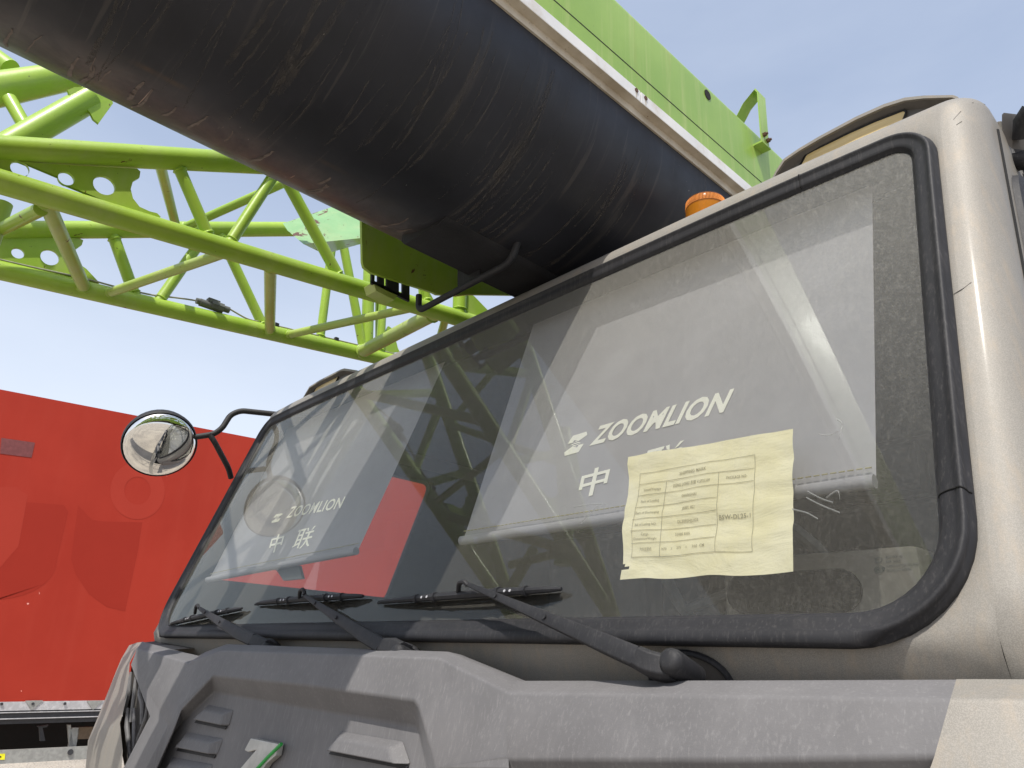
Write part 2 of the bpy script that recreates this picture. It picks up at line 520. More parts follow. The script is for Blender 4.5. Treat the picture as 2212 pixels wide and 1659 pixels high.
def gravel():
    n = NT('pale_gravel_ground')
    v = n.t.nodes.new('ShaderNodeTexVoronoi'); v.inputs['Scale'].default_value = 28
    n.L(n.tc.outputs['Object'], v.inputs['Vector'])
    c = n.mix(n.ramp(v.outputs['Distance'], 0.0, 0.6), (0.46, 0.42, 0.36), (0.22, 0.19, 0.16))
    c = n.mix(n.ramp(n.noise(sc=0.6, detail=6), 0.35, 0.7), c, (0.42, 0.37, 0.30))
    c = n.mix(n.ramp(n.noise(sc=40, detail=4), 0.4, 0.7, 0, 0.5), c, (0.55, 0.52, 0.46))
    n.bsdf(c, 0.9, 0, 0.2, bump=v.outputs['Distance'], bstr=0.8, bdist=0.03)
    return n.m
M['gravel'] = gravel()

# ------------------------------------------------------------------ text as meshes
def text_mesh(txt, size=1.0, bold=0.0, shear=0.0, align='LEFT'):
    "list of (verts2d, faces) triangulated flat glyphs, size = font size"
    cu = bpy.data.curves.new('lettering', 'FONT')
    cu.body = txt; cu.size = size; cu.offset = bold; cu.shear = shear
    cu.align_x = align; cu.space_character = 1.06; cu.resolution_u = 3
    ob = bpy.data.objects.new('lettering', cu)
    COL.objects.link(ob)
    dg = bpy.context.evaluated_depsgraph_get()
    me = bpy.data.meshes.new_from_object(ob.evaluated_get(dg))
    vs = [(v.co.x, v.co.y) for v in me.vertices]
    fs = [tuple(p.vertices) for p in me.polygons]
    bpy.data.objects.remove(ob); bpy.data.meshes.remove(me); bpy.data.curves.remove(cu)
    return vs, fs

# =====================================================================================
# SETTING
# =====================================================================================
g = MB()
N = 24
rows = []
for i in range(N + 1):
    r = []
    for j in range(N + 1):
        x = -150 + 300 * i / N; y = -150 + 300 * j / N
        r.append((x * (1 + abs(x) / 60), y * (1 + abs(y) / 60), -EYE))
    rows.append(r)
g.grid(rows)
ground = g.build('ground', M['gravel'], origin=(0, 0, -EYE), smooth=0, kind='structure')

# =====================================================================================
# TRUCK CRANE
# =====================================================================================
crane = empty('truck_crane', (-1.4, 1.6, -EYE), label='beige and lime green truck crane with dusty windscreen and black boom', category='truck crane')

# ---- cab shape:  S(u, v) -> point; u along the plan outline, v up
XC, HWF, RC = -1.480, 1.252, 0.060
CV = 0.002
LEAN, YAW, TAPER = 0.330, -0.028, 0.0206
def plan(u, inset=0.0):
    s = 1 if u >= 0 else -1
    a = abs(u)
    yf = lambda q: 0.905 + CV * (q / 1.13) ** 2
    if a <= HWF:
        p = Vector((a, yf(a))); n = Vector((2 * CV * a / 1.13 ** 2, -1)).normalized()
    else:
        p0 = Vector((HWF, yf(HWF))); sl_ = 2 * CV * HWF / 1.13 ** 2
        t0 = math.atan(sl_); turn = math.pi / 2 - t0
        L = RC * turn
        if a - HWF <= L:
            th = t0 + (a - HWF) / RC
            c = p0 + Vector((-math.sin(t0), math.cos(t0))) * RC
            p = c + Vector((math.sin(th), -math.cos(th))) * RC
            n = Vector((math.sin(th), -math.cos(th)))
        else:
            c = p0 + Vector((-math.sin(t0), math.cos(t0))) * RC
            p = c + Vector((RC, 0)) + Vector((0, a - HWF - L)); n = Vector((1, 0))
    p = p - n * inset
    return p.x * s, p.y
VT, RR = 0.876, 0.046
UNDER = True
def Sf(u, v):
    if v <= VT: z, ins = v, 0.0
    else:
        a = (v - VT) / RR
        if a < math.pi / 2: z, ins = VT + RR * math.sin(a), RR * (1 - math.cos(a))
        else:
            e = v - VT - RR * math.pi / 2
            z, ins = VT + RR + 0.006 * (1 - math.exp(-e / 0.15)), RR + e
    x, y = plan(u, ins)
    y += LEAN * (z - 0.037) if (z > 0.042 or not UNDER) else LEAN * 0.005 + 0.44 * (0.042 - z)
    y += YAW * max(-1.3, min(1.3, x)) + 0.006 * (x / 1.13) ** 6 * (1 if abs(x) < 1.25 else 0) + (0.006 * (1.25 / 1.13) ** 6 if abs(x) >= 1.25 else 0)
    x *= 1 - TAPER * (z - 0.037)
    return Vector((XC + x, y, z))
def Sn(u, v):
    e = 1e-3
    a = Sf(u + e, v) - Sf(u - e, v); b = Sf(u, v + e) - Sf(u, v - e)
    return a.cross(b).normalized()          # outward
def SH(u, v, h): return Sf(u, v) + Sn(u, v) * h
def pix(px, py, h=0.0):
    "picture point on the windscreen surface raised by h -> (u, v)"
    r = ray(px, py); t = 0.95 / r.y
    for _ in range(30):
        p = r * t
        q = Sf(max(-1.25, min(1.25, (p.x - XC) / (1 - TAPER * (p.z - 0.037)))), p.z)
        t += (q.y - h * 0.97 - p.y) / r.y * 0.8
    p = r * t
    u, v = (p.x - XC) / (1 - TAPER * (p.z - 0.037)), p.z + h * 0.25
    tx, tz = r.x / r.y, r.z / r.y
    for _ in range(6):
        q = SH(u, v, h); a = SH(u + 1e-3, v, h); b = SH(u, v + 1e-3, h)
        f0, f1 = q.x / q.y - tx, q.z / q.y - tz
        j00, j01 = (a.x / a.y - q.x / q.y) * 1e3, (b.x / b.y - q.x / q.y) * 1e3
        j10, j11 = (a.z / a.y - q.z / q.y) * 1e3, (b.z / b.y - q.z / q.y) * 1e3
        det = j00 * j11 - j01 * j10
        if abs(det) < 1e-9: break
        u -= max(-.05, min(.05, (j11 * f0 - j01 * f1) / det)); v -= max(-.05, min(.05, (-j10 * f0 + j00 * f1) / det))
    return u, v
def onglass(px, py, h): 
    u, v = pix(px, py, h); return SH(u, v, h)

# rounded rectangle of the windscreen in (u, v)
def rrect(hw, v0, v1, rt, rb, n=10):
    P = []
    def arc(cx, cy, r, a0):
        for k in range(n + 1):
            a = a0 + math.pi / 2 * k / n
            P.append((cx + r * math.cos(a), cy + r * math.sin(a)))
    def seg(a, b, m):
        for k in range(1, m): P.append((a[0] + (b[0] - a[0]) * k / m, a[1] + (b[1] - a[1]) * k / m))
    arc(hw - rt, v1 - rt, rt, 0); seg((hw - rt, v1), (-hw + rt, v1), 40)
    arc(-hw + rt, v1 - rt, rt, math.pi / 2); seg((-hw, v1 - rt), (-hw, v0 + rb), 14)
    arc(-hw + rb, v0 + rb, rb, math.pi); seg((-hw + rb, v0), (hw - rb, v0), 40)
    arc(hw - rb, v0 + rb, rb, 1.5 * math.pi); seg((hw, v0 + rb), (hw, v1 - rt), 14)
    return P
GH, GV0, GV1, GRT, GRB = 1.209, 0.068, 0.821, 0.038, 0.100
SW = 0.66
def loop_off(d): return rrect(GH + d, GV0 - d, GV1 + d * 0.9, GRT + d, GRB + d)

# -- shell
U0 = HWF + 1e-4
ULIST = [-3.2, -2.8, -2.40, -2.17, -1.75, -1.43, -1.37] + [-(HWF + 0.0942 * k / 8) for k in range(8, 0, -1)] + [-HWF]
nU = 46
mid = [-HWF + 2 * HWF * k / nU for k in range(1, nU)]
ULIST = ULIST + mid + [-x for x in reversed(ULIST)]
VLIST = [-0.62, -0.40, -0.22, -0.10, -0.04, 0.0]
nV = 18
vm = [0.0 + VT * k / nV for k in range(1, nV)]
roofv = [VT] + [VT + RR * math.pi / 2 * k / 8 for k in range(1, 9)] + [VT + RR * math.pi / 2 + e for e in (0.03, 0.08, 0.2, 0.5, 1.0)]
VLIST = VLIST + vm + roofv
def inR1(u, v): return abs(u) < HWF - 1e-6 and 1e-6 < v < VT - 1e-6
def in_door(u, v): return 1.43 < abs(u) < 2.17 and 0.22 < v < 0.76
sh = MB()
for i in range(len(ULIST) - 1):
    for j in range(len(VLIST) - 1):
        u0, u1, v0, v1 = ULIST[i], ULIST[i + 1], VLIST[j], VLIST[j + 1]
        um, vmid = (u0 + u1) / 2, (v0 + v1) / 2
        if inR1(um, vmid) or in_door(um, vmid): continue
        if v0 > VT + RR * math.pi / 2 - 1e-6 and abs(um) > HWF: 
            if abs(um) > 1.5 and v0 > VT + RR * math.pi / 2 + 0.25: continue
        sh.quad(Sf(u0, v0), Sf(u1, v0), Sf(u1, v1), Sf(u0, v1))
# ring between the opening and the flat zone border
inner = loop_off(0.030)
cu_, cv_ = 0.0, (GV0 + GV1) / 2
def to_rect(p):
    dx, dy = p[0] - cu_, p[1] - cv_
    s = min(HWF / abs(dx) if abs(dx) > 1e-9 else 1e9, (VT - cv_) / dy if dy > 1e-9 else 1e9, (cv_) / -dy if dy < -1e-9 else 1e9)
    return (cu_ + dx * s, cv_ + dy * s)
hw_, up_, dn_ = HWF, VT, 0.0
def outer_pt(p):
    q = (max(-HWF, min(HWF, p[0] * HWF / (GH + 0.030))), 0.0 + (p[1] - (GV0 - 0.030)) / ((GV1 + 0.027) - (GV0 - 0.030)) * VT)
    a = max(abs(q[0]) / HWF, abs(q[1] - VT / 2) / (VT / 2))
    return (q[0] / a, VT / 2 + (q[1] - VT / 2) / a)
outer_row = [outer_pt(p) for p in inner]
for cx_ in (-HWF, HWF):
    for cy_ in (0.0, VT):
        kk = min(range(len(outer_row)), key=lambda i: (outer_row[i][0] - cx_) ** 2 + (outer_row[i][1] - cy_) ** 2)
        outer_row[kk] = (cx_, cy_)
rings = []
for k in range(7):
    t = k / 6
    row = []
    for p, q in zip(inner, outer_row):
        u = p[0] + (q[0] - p[0]) * t; v = p[1] + (q[1] - p[1]) * t
        h = -0.004 * (1 - t) ** 3
        row.append(SH(u, v, h))
    rings.append(row + [row[0]])
sh.grid(rings)
shell = sh.build('cab_shell', M['beige'], crane, merge=True, smooth=50)
# thickness towards the cabin so that it is a real wall
li = MB()
for i in range(len(ULIST) - 1):
    for j in range(len(VLIST) - 1):
        u0, u1, v0, v1 = ULIST[i], ULIST[i + 1], VLIST[j], VLIST[j + 1]
        um, vmid = (u0 + u1) / 2, (v0 + v1) / 2
        if inR1(um, vmid) or in_door(um, vmid): continue
        if v0 > VT + RR * math.pi / 2 + 0.25 and abs(um) > 1.5: continue
        if vmid > VT - .06 and abs(um) > HWF - .06: continue
        q = [Sf(u0, v0), Sf(u1, v0), Sf(u1, v1), Sf(u0, v1)]
        ns = Sn(um, vmid)
        li.quad(*[p - ns * 0.03 for p in q])
li.build('cabin_lining', M['dark'], crane, smooth=0)
cb = MB()
cb.box((XC - 1.29, 3.0, -0.6), (XC + 1.27, 3.06, 0.90))
cb.box((XC - 1.27, 0.98, -0.66), (XC + 1.27, 3.0, -0.6))
cb.box((XC - 1.24, 1.36, 0.885), (XC + 1.24, 3.05, 0.900))
cb.build('cab_rear_wall', M['dark'], crane, smooth=0)

# -- windscreen
gm = MB()
base = loop_off(0.012)
K = 12
rr = []
for k in range(K + 1):
    t = 1 - k / K * 0.999
    row = [Sf(p[0] * t, cv_ + (p[1] - cv_) * t) - Vector((0, -0.0, 0)) for p in base]
    rr.append(row + [row[0]])
gm.grid(rr)
wind = gm.build('windscreen', M['glass'], crane, merge=False, smooth=180, origin=(XC, 0.95, 0.05))

# -- rubber seal: profile swept round the opening
prof = [(-0.004, 0.001), (0.0, 0.003), (0.003, 0.009), (0.006, 0.0115), (0.014, 0.0135), (0.024, 0.0155), (0.031, 0.0175), (0.035, 0.0215), (0.040, 0.0235), (0.044, 0.0215), (0.0465, 0.016), (0.048, 0.009), (0.053, 0.0065), (0.054, -0.004)]
prof = [(d * SW, h * 0.72) for d, h in prof]
loops = [loop_off(d) for d, h in prof]
se = MB()
rr = []
for (d, h), lp in zip(prof, loops):
    row = [SH(u, v, h) for u, v in lp]
    rr.append(row + [row[0]])
se.grid(rr)
seal = se.build('window_seal', M['rubber'], wind, smooth=60)
# joint lines in the rubber
for (pu, pv) in ((GH, GV0 + 0.13), (-0.2, GV1)):
    j = MB()
    for (d, h) in ((0.0, 0.0125),):
        pass
    if pu == GH: path = [SH(GH + d, pv + 0.004 * math.sin(d * 90), h + 0.0006) for d, h in prof[1:-1]]
    else: path = [SH(GH - 0.19, GV1 + d * 0.9, h + 0.0006) for d, h in prof[1:-1]]
    j.tube(path, 0.0011, 6)
    j.build('seal_joint', M['void'], wind)

def quad_map(c00, c10, c11, c01):
    return lambda s, t: c00 * (1 - s) * (1 - t) + c10 * s * (1 - t) + c11 * s * t + c01 * (1 - s) * t

# etched glass marking
def etched():
    b = MB()
    c = quad_map(*[Vector((*pix(x, y), 0)) for x, y in ((1900, 1243), (1962, 1238), (1958, 1198), (1896, 1203))])
    put = lambda vs: [SH(*(c(x, y).xy), 0.0012) for x, y in vs]
    rows_ = [('LAMINATED GLASS', 0.30, 0.36), ('AS-1', 0.55, 0.12), ('43R-00', 0.80, 0.10), ('DOT M4', 1.02, 0.10)]
    for s, y, _ in (('AS1 M4 10', 0.84, 0), ('43R 0054', 0.60, 0), ('LAMINATED GLASS', 0.36, 0), ('WINDSCREEN', 0.12, 0)):
        vs, fs = text_mesh(s, 0.20, 0.0)
        b.add(put([(0.28 + x * 0.62, y + yy) for x, yy in vs]), fs)
    vs, fs = text_mesh('CCC', 0.26, 0.008, 0.2)
    b.add(put([(-0.10 + x * 0.55, 0.20 + yy) for x, yy in vs]), fs)
    for cx, cy, r in ((0.03, 0.30, 0.20), (0.03, 0.80, 0.15)):
        n = 28
        ring = []
        for k in range(n):
            a = 2 * math.pi * k / n
            ring.append([(cx + r * 0.9 * math.cos(a), cy + r * math.sin(a)), (cx + (r - 0.025) * 0.9 * math.cos(a), cy + (r - 0.03) * math.sin(a))])
        for k in range(n):
            p, q = ring[k], ring[(k + 1) % n]
            b.add(put([p[0], q[0], q[1], p[1]]), [(0, 1, 2, 3)])
    b.build('glass_marking', M['etch'], wind, smooth=0)
etched()

# -- door windows
for s in (-1, 1):
    d = MB()
    us = [1.38, 1.60, 2.1, 2.6]
    rowsg = []
    for v in (0.19, 0.35, 0.55, 0.79):
        rowsg.append([SH(s * u, v, -0.01) for u in (1.41, 1.7, 2.0, 2.19)])
    d.grid(rowsg)
    dw = d.build('door_window', M['side_glass'], crane, smooth=180)
    f = MB()
    lp = [(1.42, 0.21), (2.18, 0.21), (2.18, 0.78), (1.42, 0.78)]
    pth = arc_path([SH(s * u, v, 0.001) for u, v in lp + lp[:2]], 0.06, 6)
    f.tube(pth[4:], 0.012, 8)
    f.build('frame', M['rubber'], dw)
    sm = MB()
    sm.tube([SH(s * 1.372, v, 0.0005) for v in (-0.6, -0.2, 0.1, 0.4, 0.7, 0.85)], 0.0028, 6)
    sm.build('door_gap', M['void'], crane)

# -- sun blinds behind the glass with lettering
def blind(corners, h, segs=14):
    "corners: BL, BR, TR, TL in (u, v)"
    q = quad_map(*[Vector((*c, 0)) for c in corners])
    f = lambda s, t, dh=0: SH(*(q(s, t).xy), h + dh)
    b = MB()
    nx = 24
    rows_ = []
    for j in range(segs + 1):
        t = j / segs
        rows_.append([f(i / nx, t, 0.0006 * math.sin(i * 1.7) * (1 - t)) for i in range(nx + 1)])
    b.grid(rows_)
    ob = b.build('sun_blind', M['blind'], crane, smooth=180)
    r = MB()
    r.tube([f(i / nx, 0.0, 0.004) for i in range(nx + 1)], 0.010, 12)
    r.build('bottom_bar', M['blind'], ob)
    st = MB()
    for i in range(nx * 3):
        a, c = i / (nx * 3), (i + 0.7) / (nx * 3)
        st.tube([f(a, 0.035, 0.006), f(c, 0.035, 0.006)], 0.0012, 5)
    st.build('stitching', M['ink'], ob, kind='stuff')
    return ob, f
def uvp(x, y, h):
    return pix(x, y, h)
HB = -0.07
bl = uvp(1000, 1170, HB); br_ = uvp(1893, 1043, HB)
Rblind, Rf = blind([bl, br_, (br_[0] + 0.004, 0.85), (bl[0] + 0.0, 0.85)], HB)
bl2 = uvp(440, 1257, HB); br2 = uvp(772, 1192, HB)
Lblind, Lf = blind([bl2, br2, (br2[0] + 0.06, 0.85), (bl2[0] - 0.005, 0.85)], HB)

def put_pix_text(txt, quadpix, h, mat, parent, name, bold=0.0, shear=0.0, fit=True):
    "lettering whose box is given by 4 picture corners (BL, BR, TR, TL), laid on the surface at height h"
    vs, fs = text_mesh(txt, 1.0, bold, shear)
    x0 = min(v[0] for v in vs); x1 = max(v[0] for v in vs); y0 = min(v[1] for v in vs); y1 = max(v[1] for v in vs)
    c = quad_map(*[Vector((*pix(x, y, h), 0)) for x, y in quadpix])
    b = MB()
    b.add([SH(*(c((x - x0) / (x1 - x0), (y - y0) / (y1 - y0)).xy), h) for x, y in vs], fs)
    return b.build(name, mat, parent, smooth=0)

def strokes(polys, quadpix, h, mat, parent, name):
    c = quad_map(*[Vector((*pix(x, y, h), 0)) for x, y in quadpix])
    b = MB()
    for poly in polys:
        b.add([SH(*(c(x, y).xy), h) for x, y in poly], [tuple(range(len(poly)))])
    return b.build(name, mat, parent, smooth=0)

HT = HB + 0.0013
ZHONG = [[(0.02, 0.32), (0.14, 0.32), (0.14, 0.82), (0.02, 0.82)], [(0.86, 0.32), (0.98, 0.32), (0.98, 0.82), (0.86, 0.82)],
         [(0.1401, 0.71), (0.43, 0.71), (0.43, 0.82), (0.1401, 0.82)], [(0.57, 0.71), (0.8599, 0.71), (0.8599, 0.82), (0.57, 0.82)],
         [(0.1401, 0.40), (0.43, 0.40), (0.43, 0.51), (0.1401, 0.51)], [(0.57, 0.40), (0.8599, 0.40), (0.8599, 0.51), (0.57, 0.51)],
         [(0.4301, 0.0), (0.5699, 0.0), (0.5699, 1.0), (0.4301, 1.0)]]
LIAN = [[(0.0, 0.88), (0.46, 0.88), (0.46, 0.98), (0.0, 0.98)], [(0.07, 0.20), (0.17, 0.22), (0.17, 0.88), (0.07, 0.88)],
        [(0.32, 0.04), (0.42, 0.04), (0.42, 0.88), (0.32, 0.88)], [(0.17, 0.64), (0.32, 0.64), (0.32, 0.72), (0.17, 0.72)],
        [(0.17, 0.42), (0.32, 0.42), (0.32, 0.50), (0.17, 0.50)], [(0.0, 0.14), (0.32, 0.24), (0.32, 0.33), (0.0, 0.22)],
        [(0.56, 0.84), (0.65, 0.80), (0.60, 0.98), (0.50, 0.97)], [(0.78, 0.80), (0.87, 0.84), (0.98, 1.0), (0.87, 1.0)],
        [(0.50, 0.68), (0.98, 0.68), (0.98, 0.78), (0.50, 0.78)], [(0.47, 0.40), (1.0, 0.40), (1.0, 0.50), (0.47, 0.50)],
        [(0.68, 0.50), (0.79, 0.50), (0.79, 0.68), (0.68, 0.68)], [(0.68, 0.40), (0.60, 0.16), (0.46, 0.0), (0.56, 0.0), (0.70, 0.14), (0.79, 0.40)],
        [(0.73, 0.32), (0.80, 0.14), (0.94, 0.0), (1.04, 0.02), (0.90, 0.18), (0.80, 0.34)]]
ZLOGO = [[(0.10, 0.62), (0.28, 1.0), (0.92, 1.0), (0.98, 0.80), (0.62, 0.60), (0.40, 0.72), (0.34, 0.60)],
         [(0.90, 0.38), (0.72, 0.0), (0.08, 0.0), (0.02, 0.20), (0.38, 0.42), (0.60, 0.28), (0.66, 0.40)],
         [(0.36, 0.57), (0.40, 0.60), (0.66, 0.43), (0.62, 0.40)], [(0.28, 0.52), (0.32, 0.55), (0.58, 0.37), (0.54, 0.34)],
         [(0.44, 0.62), (0.48, 0.65), (0.74, 0.47), (0.70, 0.44)]]
put_pix_text('ZOOMLION', ((1272, 964), (1562, 891), (1587, 838), (1294, 920)), HT, M['letter'], Rblind, 'brand_lettering', bold=0.034, shear=0.0)
strokes(ZLOGO, ((1216, 986), (1263, 973), (1271, 931), (1225, 945)), HT, M['letter'], Rblind, 'logo')
strokes(ZHONG, ((1244, 1080), (1308, 1062), (1322, 1002), (1258, 1018)), HT, M['letter'], Rblind, 'lettering')
strokes(LIAN, ((1375, 1040), (1455, 1020), (1480, 950), (1400, 972)), HT, M['letter'], Rblind, 'lettering')
put_pix_text('ZOOMLION', ((617, 1120), (735, 1098), (747, 1072), (630, 1095)), HT, M['letter'], Lblind, 'brand_lettering', bold=0.02)
strokes(ZLOGO, ((585, 1130), (607, 1126), (612, 1108), (590, 1112)), HT, M['letter'], Lblind, 'logo')
strokes(ZHONG, ((577, 1197), (606, 1190), (617, 1150), (588, 1157)), HT, M['letter'], Lblind, 'lettering')
strokes(LIAN, ((628, 1190), (666, 1180), (684, 1135), (646, 1144)), HT, M['letter'], Lblind, 'lettering')
# latch hanging from the left blind
b = MB()
lat = [(587, 1222), (622, 1215), (645, 1222), (652, 1250), (612, 1254), (600, 1236)]
b.prism([onglass(x, y, -0.085) for x, y in lat], (0, 0.01, 0))
b.build('pull_tab', M['trim'], Lblind, smooth=0)

# -- interior
b = MB()
def dashpts(y, z): return [(XC - 1.18 + 2.36 * k / 10, y, z) for k in range(11)]
prof_d = [(1.0, -0.25), (0.985, -0.02), (1.0, 0.045), (1.06, 0.07), (1.3, 0.08), (1.42, 0.05), (1.45, -0.25)]
b.grid([dashpts(y, z) for y, z in prof_d])
dash = b.build('dashboard', M['dark'], crane, smooth=40)
b = MB()
b.box((-0.66, 1.10, 0.07), (-0.36, 1.20, 0.175))
b.build('tan_panel', M['tan'], dash, bevel=0.012)
b = MB()
sl0 = [(-0.92 + 0.27 * k, 0) for k in range(2)]
n = 12
ringp = [Vector((-0.47 + 0.030 * math.sin(a), 1.092, 0.118 + 0.030 * math.cos(a))) for a in [math.pi * k / n for k in range(n + 1)]] + \
        [Vector((-0.62 - 0.030 * math.sin(a), 1.092, 0.118 - 0.030 * math.cos(a))) for a in [math.pi * k / n for k in range(n + 1)]]
b.prism(ringp, (0, 0.02, 0))
b.build('grab_slot', M['void'], dash, smooth=0)
# steering wheel and seats
def wheel(cx):
    b = MB()
    c = Vector((cx, 1.52, 0.18)); nrm = Vector((0, 0.75, 0.66)).normalized()
    u = Vector((1, 0, 0)); v = nrm.cross(u)
    pts = [c + (u * math.cos(a) + v * math.sin(a)) * 0.2 for a in [2 * math.pi * k / 28 for k in range(29)]]
    b.tube(pts, 0.014, 10, caps=False)
    for a in (0.3, 2.84, 4.71):
        b.tube([c, c + (u * math.cos(a) + v * math.sin(a)) * 0.2], 0.012, 8)
    b.disc(c, nrm, 0.055, 18, 0.03)
    b.tube([c, c + Vector((0, -0.25, -0.35))], 0.03, 10)
    return b.build('steering_wheel', M['trim'], crane)
wheel(-0.85)
for cx in (-0.85, -1.95):
    b = MB()
    b.box((cx - 0.25, 1.85, -0.2), (cx + 0.25, 2.35, -0.06))
    b.box((cx - 0.25, 2.3, -0.1), (cx + 0.25, 2.42, 0.50))
    st_ = b.build('seat', M['dark'], crane, bevel=0.03)
    b = MB(); b.box((cx - 0.13, 2.32, 0.52), (cx + 0.13, 2.42, 0.68)); b.build('headrest', M['dark'], st_, bevel=0.03)
b = MB()
b.box((-0.40, 1.75, 0.28), (-0.33, 1.85, 0.60))
b.box((-0.31, 1.62, 0.28), (-0.22, 1.75, 0.62))
b.build('grey_side_box', M['blind'], crane, bevel=0.01)

# -- tape slivers on the glass near the notice
tp = NT('clear_tape')
tr = tp.t.nodes.new('ShaderNodeBsdfTransparent'); g_ = tp.t.nodes.new('ShaderNodeBsdfPrincipled')
g_.inputs['Base Color'].default_value = (0.75, 0.76, 0.74, 1); g_.inputs['Roughness'].default_value = 0.15
mxs = tp.t.nodes.new('ShaderNodeMixShader')
mxs.inputs[0].default_value = 0.45
tp.L(tr.outputs[0], mxs.inputs[1]); tp.L(g_.outputs[0], mxs.inputs[2]); tp.L(mxs.outputs[0], tp.out.inputs['Surface'])
for path in ([(1712, 1100), (1745, 1108), (1768, 1122)], [(1745, 1062), (1775, 1078), (1800, 1086)], [(1742, 1075), (1770, 1090), (1815, 1108)],
             [(1785, 1075), (1812, 1056), (1815, 1080)], [(1768, 938), (1790, 942), (1812, 930)], [(1808, 905), (1822, 915), (1812, 948)],
             [(1030 + 590, 1085), (1600, 1105), (1575, 1130)], [(1560, 1095), (1600, 1088), (1630, 1090)]):
    if path[0][0] in (1620, 1560): path = [(x - 320, y) for x, y in path]
    b = MB()
    P = [onglass(x, y, -0.004) for x, y in path]
    P = arc_path(P, 0.02, 4)
    wd = 0.0012
    b.grid([[p + Vector((0, 0, wd)) for p in P], [p + Vector((0, -0.002, 0)) for p in P], [p - Vector((0, 0, wd)) for p in P]])
    b.build('tape_sliver', tp.m, wind, smooth=180)

# -- wiper recess and wipers
UNDER = False
def wiper(arm_px, hook, blade_px, h0, widths, name_lbl, tail=None):
    pts = [onglass(x, y, h) for (x, y), h in zip(arm_px, h0)]
    b = MB()
    rings_ = []
    m = len(pts)
    nrm = Sn(*pix(*arm_px[1], 0.03))
    for i, p in enumerate(pts):
        t = (pts[min(i + 1, m - 1)] - pts[max(i - 1, 0)]).normalized()
        side = t.cross(nrm).normalized()
        wv, hv = widths[i] * 0.86, widths[i] * 0.40
        pr = [(-1, -1), (-1, 0.70), (-0.93, 0.92), (-0.78, 1.0), (0.78, 1.0), (0.93, 0.92), (1, 0.70), (1, -1)]
        rings_.append([p + side * a * wv / 2 + nrm * c * hv for a, c in pr])
    b.loft(rings_)
    arm = b.build('wiper', M['black'], crane, smooth=50)
    # rivets
    for k in (1, 2):
        p = pts[k] + nrm * widths[k] * 0.45
        r = MB(); r.disc(p, nrm, 0.004, 12, 0.002); r.build('rivet', M['black'], arm)
    # hook and clip
    hk = MB()
    P = [onglass(x, y, h) for x, y, h in hook]
    hk.tube(arc_path(P, 0.01, 4), 0.0045, 8)
    hk.build('hook', M['black'], arm)
    # blade: backbone, levers and rubber edge
    (x0, y0), (x1, y1) = blade_px
    bb = MB()
    n = 20
    top = []
    for i in range(n + 1):
        t = i / n
        arch = 4 * t * (1 - t)
        top.append(onglass(x0 + (x1 - x0) * t, y0 + (y1 - y0) * t - arch * 2, 0.012 + 0.012 * arch))
    rs = [0.003 + 0.0045 * (4 * (i / n) * (1 - i / n)) ** 0.6 for i in range(n + 1)]
    bb.tube(top, rs, 8)
    blade = bb.build('blade', M['black'], arm)
    ru = MB()
    low = [onglass(x0 + (x1 - x0) * i / n, y0 + (y1 - y0) * i / n + 5, 0.002) for i in range(n + 1)]
    ru.grid([[p + Vector((0, -0.0, 0.003)) - nrm * -0.008 for p in low], low])
    ru.tube([p + nrm * 0.007 for p in low], 0.0028, 6)
    ru.build('rubber_edge', M['rubber'], arm)
    for t in (0.2, 0.33, 0.66, 0.8):
        i = int(t * n)
        cl = MB(); cl.tube([top[i] - nrm * 0.002, low[i] + nrm * 0.006], 0.004, 8)
        cl.tube([top[i] - (top[1] - top[0]).normalized() * 0.004, top[i] + (top[1] - top[0]).normalized() * 0.004], rs[i] * 1.35, 8)
        cl.build('clip', M['black'], arm)
    for t in (0.24, 0.27, 0.30, 0.70, 0.73):
        sw = MB()
        i = t * n; i0 = int(i)
        p = top[i0].lerp(top[i0 + 1], i - i0)
        sw.disc(p + nrm * rs[i0] * 0.93 + Vector((0, 0, -0.001)), nrm, 0.0026, 8, 0.001)
        sw.build('slot', M['alu'], arm)
    return arm, pts, nrm
armR, pR, nR = wiper([(1012, 1263), (1075, 1290), (1185, 1338), (1310, 1392), (1382, 1423)], [(1010, 1264, 0.045), (1003, 1256, 0.050), (992, 1258, 0.046), (990, 1278, 0.028)],
                     ((822, 1300), (1213, 1272)), (0.044, 0.048, 0.052, 0.050, 0.046), (0.009, 0.014, 0.022, 0.029, 0.031), '')
armM, pM, nM = wiper([(658, 1286), (685, 1305), (735, 1338), (790, 1374), (830, 1398)], [(658, 1284, 0.045), (655, 1272, 0.050), (648, 1276, 0.046), (647, 1294, 0.026)],
                     ((556, 1303), (784, 1287)), (0.042, 0.046, 0.050, 0.050, 0.046), (0.009, 0.014, 0.024, 0.031, 0.032), '')
armL, pL, nL = wiper([(430, 1313), (447, 1325), (482, 1347), (520, 1370), (552, 1385)], [(430, 1314, 0.045), (427, 1306, 0.048), (423, 1310, 0.044), (421, 1325, 0.026)],
                     ((369, 1347), (523, 1314)), (0.042, 0.046, 0.050, 0.050, 0.046), (0.010, 0.016, 0.026, 0.034, 0.034), '')
